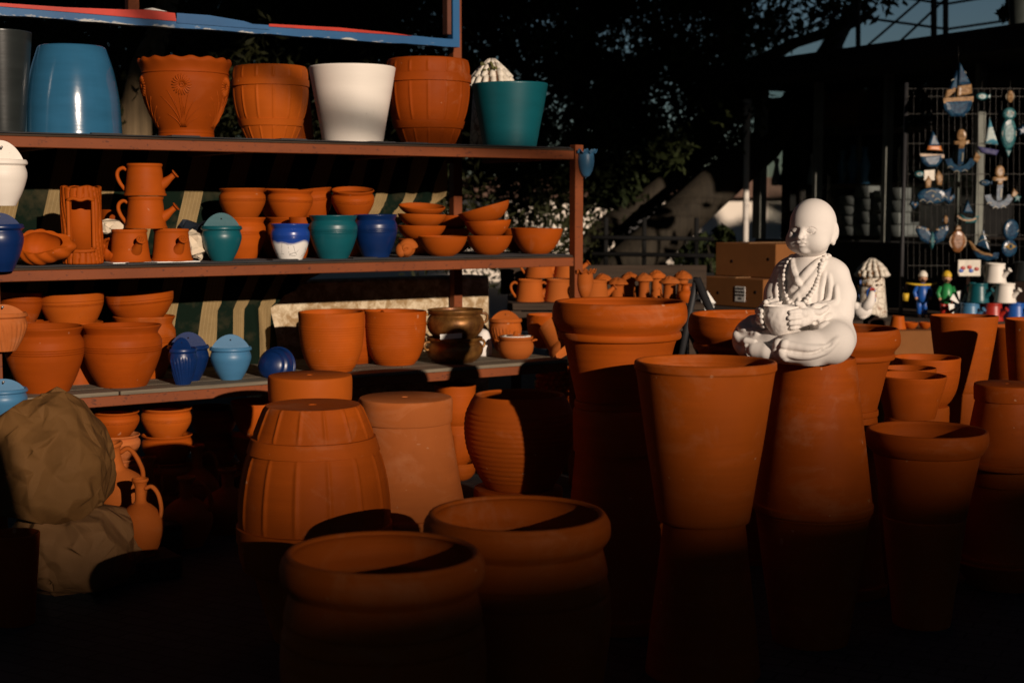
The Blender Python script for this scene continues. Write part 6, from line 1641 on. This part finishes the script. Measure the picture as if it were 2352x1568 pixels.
# plinth
sl_q, P_ = B._sl((-.16, -.22, 0), (.16, .11, .02), .01)
q = np.stack([np.abs(P_[..., 0])-.072, np.abs(P_[..., 1]+.055)-.088, np.abs(P_[..., 2]-.008)-.004], -1)
B.comb(sl_q, np.linalg.norm(np.maximum(q, 0), axis=-1)+np.minimum(q.max(-1), 0)-.010, .02, False)
B.ell((.045, .030, .03), (.038, .032, .036), .02); B.ell((-.045, .030, .03), (.038, .032, .036), .02)
# neck
B.cap((0, -.004, .205), (.006, .000, .262), .030, .030, .010)
# collar layers crossing at the chest
B.ridge([(.040, .238), (.022, .215), (-.004, .182), (-.026, .160)], .0070, .006, n=8)
B.ridge([(-.036, .236), (-.022, .212), (-.008, .190), (.002, .176)], .0060, .005, n=8)
B.ridge([(.048, .232), (.034, .205), (.010, .170), (-.020, .140)], .0060, .005, n=8)
B.ridge([(.034, .236), (.016, .208), (-.008, .180)], .0022, .003, True, -.006, 8)
B.ridge([(.044, .234), (.028, .206), (.002, .172), (-.024, .150)], .0022, .003, True, -.006, 8)
B.ridge([(-.028, .232), (-.014, .206), (0, .184)], .0022, .003, True, -.005, 8)
# sleeve and chest folds
for pts, r in [([(.052, .205), (.046, .17), (.046, .13)], .004), ([(.062, .200), (.066, .16), (.058, .125)], .0045), ([(.080, .175), (.084, .14), (.074, .115)], .004),
               ([(-.052, .205), (-.048, .17), (-.046, .13)], .004), ([(-.062, .200), (-.068, .16), (-.060, .125)], .0045), ([(.020, .145), (.024, .12), (.03, .10)], .003), ([(-.022, .140), (-.026, .12), (-.028, .10)], .003), ([(.0, .145), (-.002, .12), (0, .10)], .003)]:
    B.ridge(pts, r, .006)
for sx_ in (-1, 1):
    for pts, r in [([(.085, .128), (.074, .118), (.058, .122)], .0035), ([(.090, .112), (.078, .100), (.060, .102)], .004), ([(.092, .095), (.080, .084), (.062, .085)], .004), ([(.080, .140), (.070, .132), (.060, .134)], .003)]:
        B.ridge([(sx_*x, z) for x, z in pts], r, .006)
# leg folds
for pts, r in [([(.128, .060), (.10, .030), (.060, .022), (.02, .030)], .004), ([(.110, .040), (.075, .040), (.035, .046), (.005, .050)], .0035),
               ([(-.13, .060), (-.11, .045), (-.08, .045)], .004), ([(-.12, .078), (-.10, .070), (-.06, .062)], .0035), ([(-.125, .030), (-.10, .020), (-.085, .022)], .003), ([(.012, .055), (.004, .034), (.006, .010)], .0045), ([(.030, .055), (.022, .034), (.026, .012)], .0035)]:
    B.ridge(pts, r, .010, off=.001)
for pts in [[(.12, .050), (.09, .030), (.05, .030), (.02, .038)], [(.020, .052), (.012, .030), (.016, .010)], [(.085, .106), (.070, .094), (.058, .096)]]:
    B.ridge(pts, .0020, .005, True, -.0005)
# foot with toes
B.chain([(.010, -.180, .028), (-.025, -.186, .027), (-.052, -.184, .030)], [.016, .019, .021], .003)
for i, (z_, r) in enumerate([(.050, .0080), (.0385, .0062), (.0285, .0058), (.0195, .0054), (.0115, .0050)]):
    B.cap((-.054, -.190, z_*.95), (-.074+.002*i, -.192, z_), r*.95, r*1.05, .0015)
# the other foot peeping at the far knee
B.chain([(-.085, -.075, .088), (-.105, -.098, .090)], [.014, .012], .006)
for i in range(3): B.cap((-.104+.009*i, -.098, .092), (-.112+.010*i, -.108, .090), .006, .005, .003)
# hands round the bowl
bc = np.array([-.004, -.150]); BR = .045; bz0, bz1 = .062, .130
def bowl_r(z): t = min(max((z-bz0)/(bz1-bz0), 0), 1); return BR*(.42+.58*math.sin(min(t*1.45, 1)*PI/2)-.06*max(t-.7, 0)/.3) if t > 0 else .02
for sx_ in (-1, 1):
    def bp(phi, z, off): r = bowl_r(z)+off; return (bc[0]+sx_*r*math.cos(phi), bc[1]+r*math.sin(phi), z)
    wr = (sx_*.050+bc[0]*.3, -.112, .110)
    B.cap(wr, bp(.30, .108, .013), .0165, .015, .006)
    B.chain([bp(.35, .116, .012), bp(-.10, .116, .0105)], [.014, .011], .005); B.chain([bp(.35, .100, .012), bp(-.10, .096, .0105)], [.014, .011], .005)
    for i, (z_, a1, r) in enumerate([(.1205, -.74, .0064), (.1080, -.80, .0066), (.0955, -.72, .0063), (.0845, -.60, .0056)]):
        pts = [bp(-.05, .104+(z_-.104)*.8, .0085), bp(-.32, z_+.001, .0072), bp(-.32+(a1+.32)*.5, z_, .0066), bp(a1, z_-.001, .0052)]
        B.chain(pts, [r*1.12, r*1.08, r, r*.86], .0022)
    th_ = [bp(.30, .122, .008), bp(.10, .134, .004), bp(-.12, .1385, -.003)]
    B.chain(th_, [.0090, .0075, .0062], .004)
B.f = B.f.astype(np.float32)
kf = B.f; kf[1:-1, 1:-1, 1:-1] = (kf[1:-1, 1:-1, 1:-1]*2+(kf[2:, 1:-1, 1:-1]+kf[:-2, 1:-1, 1:-1]+kf[1:-1, 2:, 1:-1]+kf[1:-1, :-2, 1:-1]+kf[1:-1, 1:-1, 2:]+kf[1:-1, 1:-1, :-2])/3)/4
# ---- head
HCZ = .314; HY = -.020
Hd = SDF((-.075, -.115, .235), (.075, .060, .392), .00125)
Hd.ell((0, HY+.006, HCZ+.006), (.054, .059, .060), 0)
Hd.ell((0, HY-.016, HCZ-.026), (.050, .044, .038), .016)
for sx_ in (-1, 1):
    Hd.ell((sx_*.026, HY-.031, HCZ-.031), (.025, .022, .023), .016)            # cheek
    Hd.ell((sx_*.0205, HY-.0570, HCZ-.004), (.0135, .0050, .0085), .008, True)     # socket
    Hd.ell((sx_*.0203, HY-.0400, HCZ-.0050), (.0125, .0110, .0085), .002)          # lidded eye
    Z_ = HCZ
    Hd.ridge([(sx_*.0100, Z_-.0055), (sx_*.015, Z_-.0088), (sx_*.021, Z_-.0098), (sx_*.027, Z_-.0085), (sx_*.0315, Z_-.0050)], .0020, .0008, True, -.0006, 6)
    Hd.ridge([(sx_*.0095, Z_-.0010), (sx_*.014, Z_+.0030), (sx_*.021, Z_+.0045), (sx_*.028, Z_+.0022), (sx_*.033, Z_-.0030)], .0010, .0012, True, 0, 6)
    X = lambda x, y, z: (sx_*x, HY+y, HCZ+z)
    # ear
    Hd.ell((sx_*.0520, HY+.012, HCZ-.012), (.0050, .0125, .0225), .004, rot=rotm(0, 0, sx_*-.35))
    Hd.ell((sx_*.0500, HY+.006, HCZ-.034), (.0052, .0070, .0110), .005)
    Hd.ell((sx_*.0580, HY+.008, HCZ-.008), (.0045, .0070, .0125), .003, True, rot=rotm(0, 0, sx_*-.35))
    Hd.ell((sx_*.0535, HY+.010, HCZ-.006), (.0028, .0033, .0075), .003)
Hd.chain([(0, HY-.0520, HCZ-.002), (0, HY-.0580, HCZ-.010), (0, HY-.0660, HCZ-.0165)], [.0040, .0046, .0062], .008)
for sx_ in (-1, 1):
    Hd.ell((sx_*.0074, HY-.0600, HCZ-.0180), (.0050, .0050, .0043), .0025)
    Hd.ell((sx_*.0035, HY-.0655, HCZ-.0222), (.0017, .0022, .0016), .001, True)
Hd.ell((0, HY-.0520, HCZ-.0320), (.0140, .0100, .0100), .008)
Hd.ell((-.0045, HY-.0612, HCZ-.0298), (.0074, .0040, .0034), .002, rot=rotm(0, .18, 0)); Hd.ell((.0045, HY-.0612, HCZ-.0298), (.0074, .0040, .0034), .002, rot=rotm(0, -.18, 0))
Hd.ell((0, HY-.0600, HCZ-.0362), (.0088, .0044, .0038), .002)
Hd.chain([(-.0125, HY-.0570, HCZ-.0322), (-.005, HY-.0648, HCZ-.0328), (0, HY-.0655, HCZ-.0334), (.005, HY-.0648, HCZ-.0328), (.0125, HY-.0570, HCZ-.0322)], .0011, .001, True)
Hd.cap((0, HY-.0655, HCZ-.0235), (0, HY-.0650, HCZ-.0262), .0010, .0012, .002, True)
for sx_ in (-1, 1): Hd.ell((sx_*.0120, HY-.0565, HCZ-.0322), (.0018, .0025, .0022), .002, True)
Hd.ell((0, HY-.0480, HCZ-.0490), (.0125, .0100, .0088), .008)
Hd.ell((0, HY-.004, HCZ-.054), (.034, .034, .020), .012)
V1, Q1 = B.mesh(); V2, Q2 = Hd.mesh()
# turn and tip the head a little
hr = rotm(.12, .0, -.04); pv = np.array([0, -.01, .25]); V2 = (V2-pv)@np.array(hr.to_3x3()).T+pv+np.array([.008, .015, 0])
m = MB(); m.add(V1, Q1); m.add(V2, Q2)
TH = R_(-35)
stx, sty = W(1876, 820, 3.65).x, 3.65
st_o = empty('monk_statue', 'white statue of a seated bald child monk holding a bowl, on an upside down pot', 'statue', (stx-.016, sty+.02, zst+.001), (0, 0, TH))
st_o.scale = (.965*3.65/3.3,)*3
bod = m.build('body', PLAS, st_o)
print('statue verts', len(V1), len(V2))
# bowl
m = MB(); pr = [(.001, bz0-.002), (.014, bz0-.002)]+[(bowl_r(z), z) for z in np.linspace(bz0+.001, bz1, 22)]+[(BR*.99, bz1+.002), (BR*.93, bz1+.001), (BR*.90, bz1-.01), (BR*.6, bz0+.015), (.001, bz0+.012)]
def bw(A, r, z):
    nz = np.vectorize(lambda a, c: noise.fractal(Vector((math.cos(a)*5, math.sin(a)*5, c*120)), .9, 2.0, 4))(A, z)
    return r*(1+.028*nz*(r > BR*.3)*(z < bz1-.004)), z
m.lathe(pr, 96, bw); m.build('bowl', PLAS, st_o, loc=(bc[0], bc[1], 0))
# beads
def bead_path(P3, n):
    P3 = [np.array(p) for p in catmull(P3, 12)]; L = [0]
    for a, b in zip(P3, P3[1:]): L.append(L[-1]+np.linalg.norm(b-a))
    return [np.array([np.interp(t, L, [p[i] for p in P3]) for i in range(3)]) for t in np.linspace(0, L[-1], n)]
lft = [(-.040, 0, .236), (-.047, 0, .215), (-.047, 0, .185), (-.040, 0, .155), (-.024, 0, .135), (-.004, 0, .126)]
rgt = [(-.004, 0, .126), (.016, 0, .136), (.032, 0, .165), (.042, 0, .200), (.046, 0, .228), (.044, 0, .242)]
m = MB()
for pth, n in ((lft, 14), (rgt, 17)):
    for p in bead_path(pth, n)[(1 if pth is rgt else 0):]:
        y = B.front(p[0], p[2]); y = -.03 if y is None or y > .0 else y
        if p[2] > .225: y = min(y, -.012) if y > -.03 else y
        m.ell((p[0], y-.0048, p[2]), (.0049, .0049, .0052), None, 14, 9)
for a in np.linspace(-.2, PI+.2, 13): m.ell((.046*math.cos(a), -.006+.042*math.sin(a), .240+.004*math.sin(a)), .0058, None, 12, 8)
m.build('bead_necklace', PLAS, st_o)
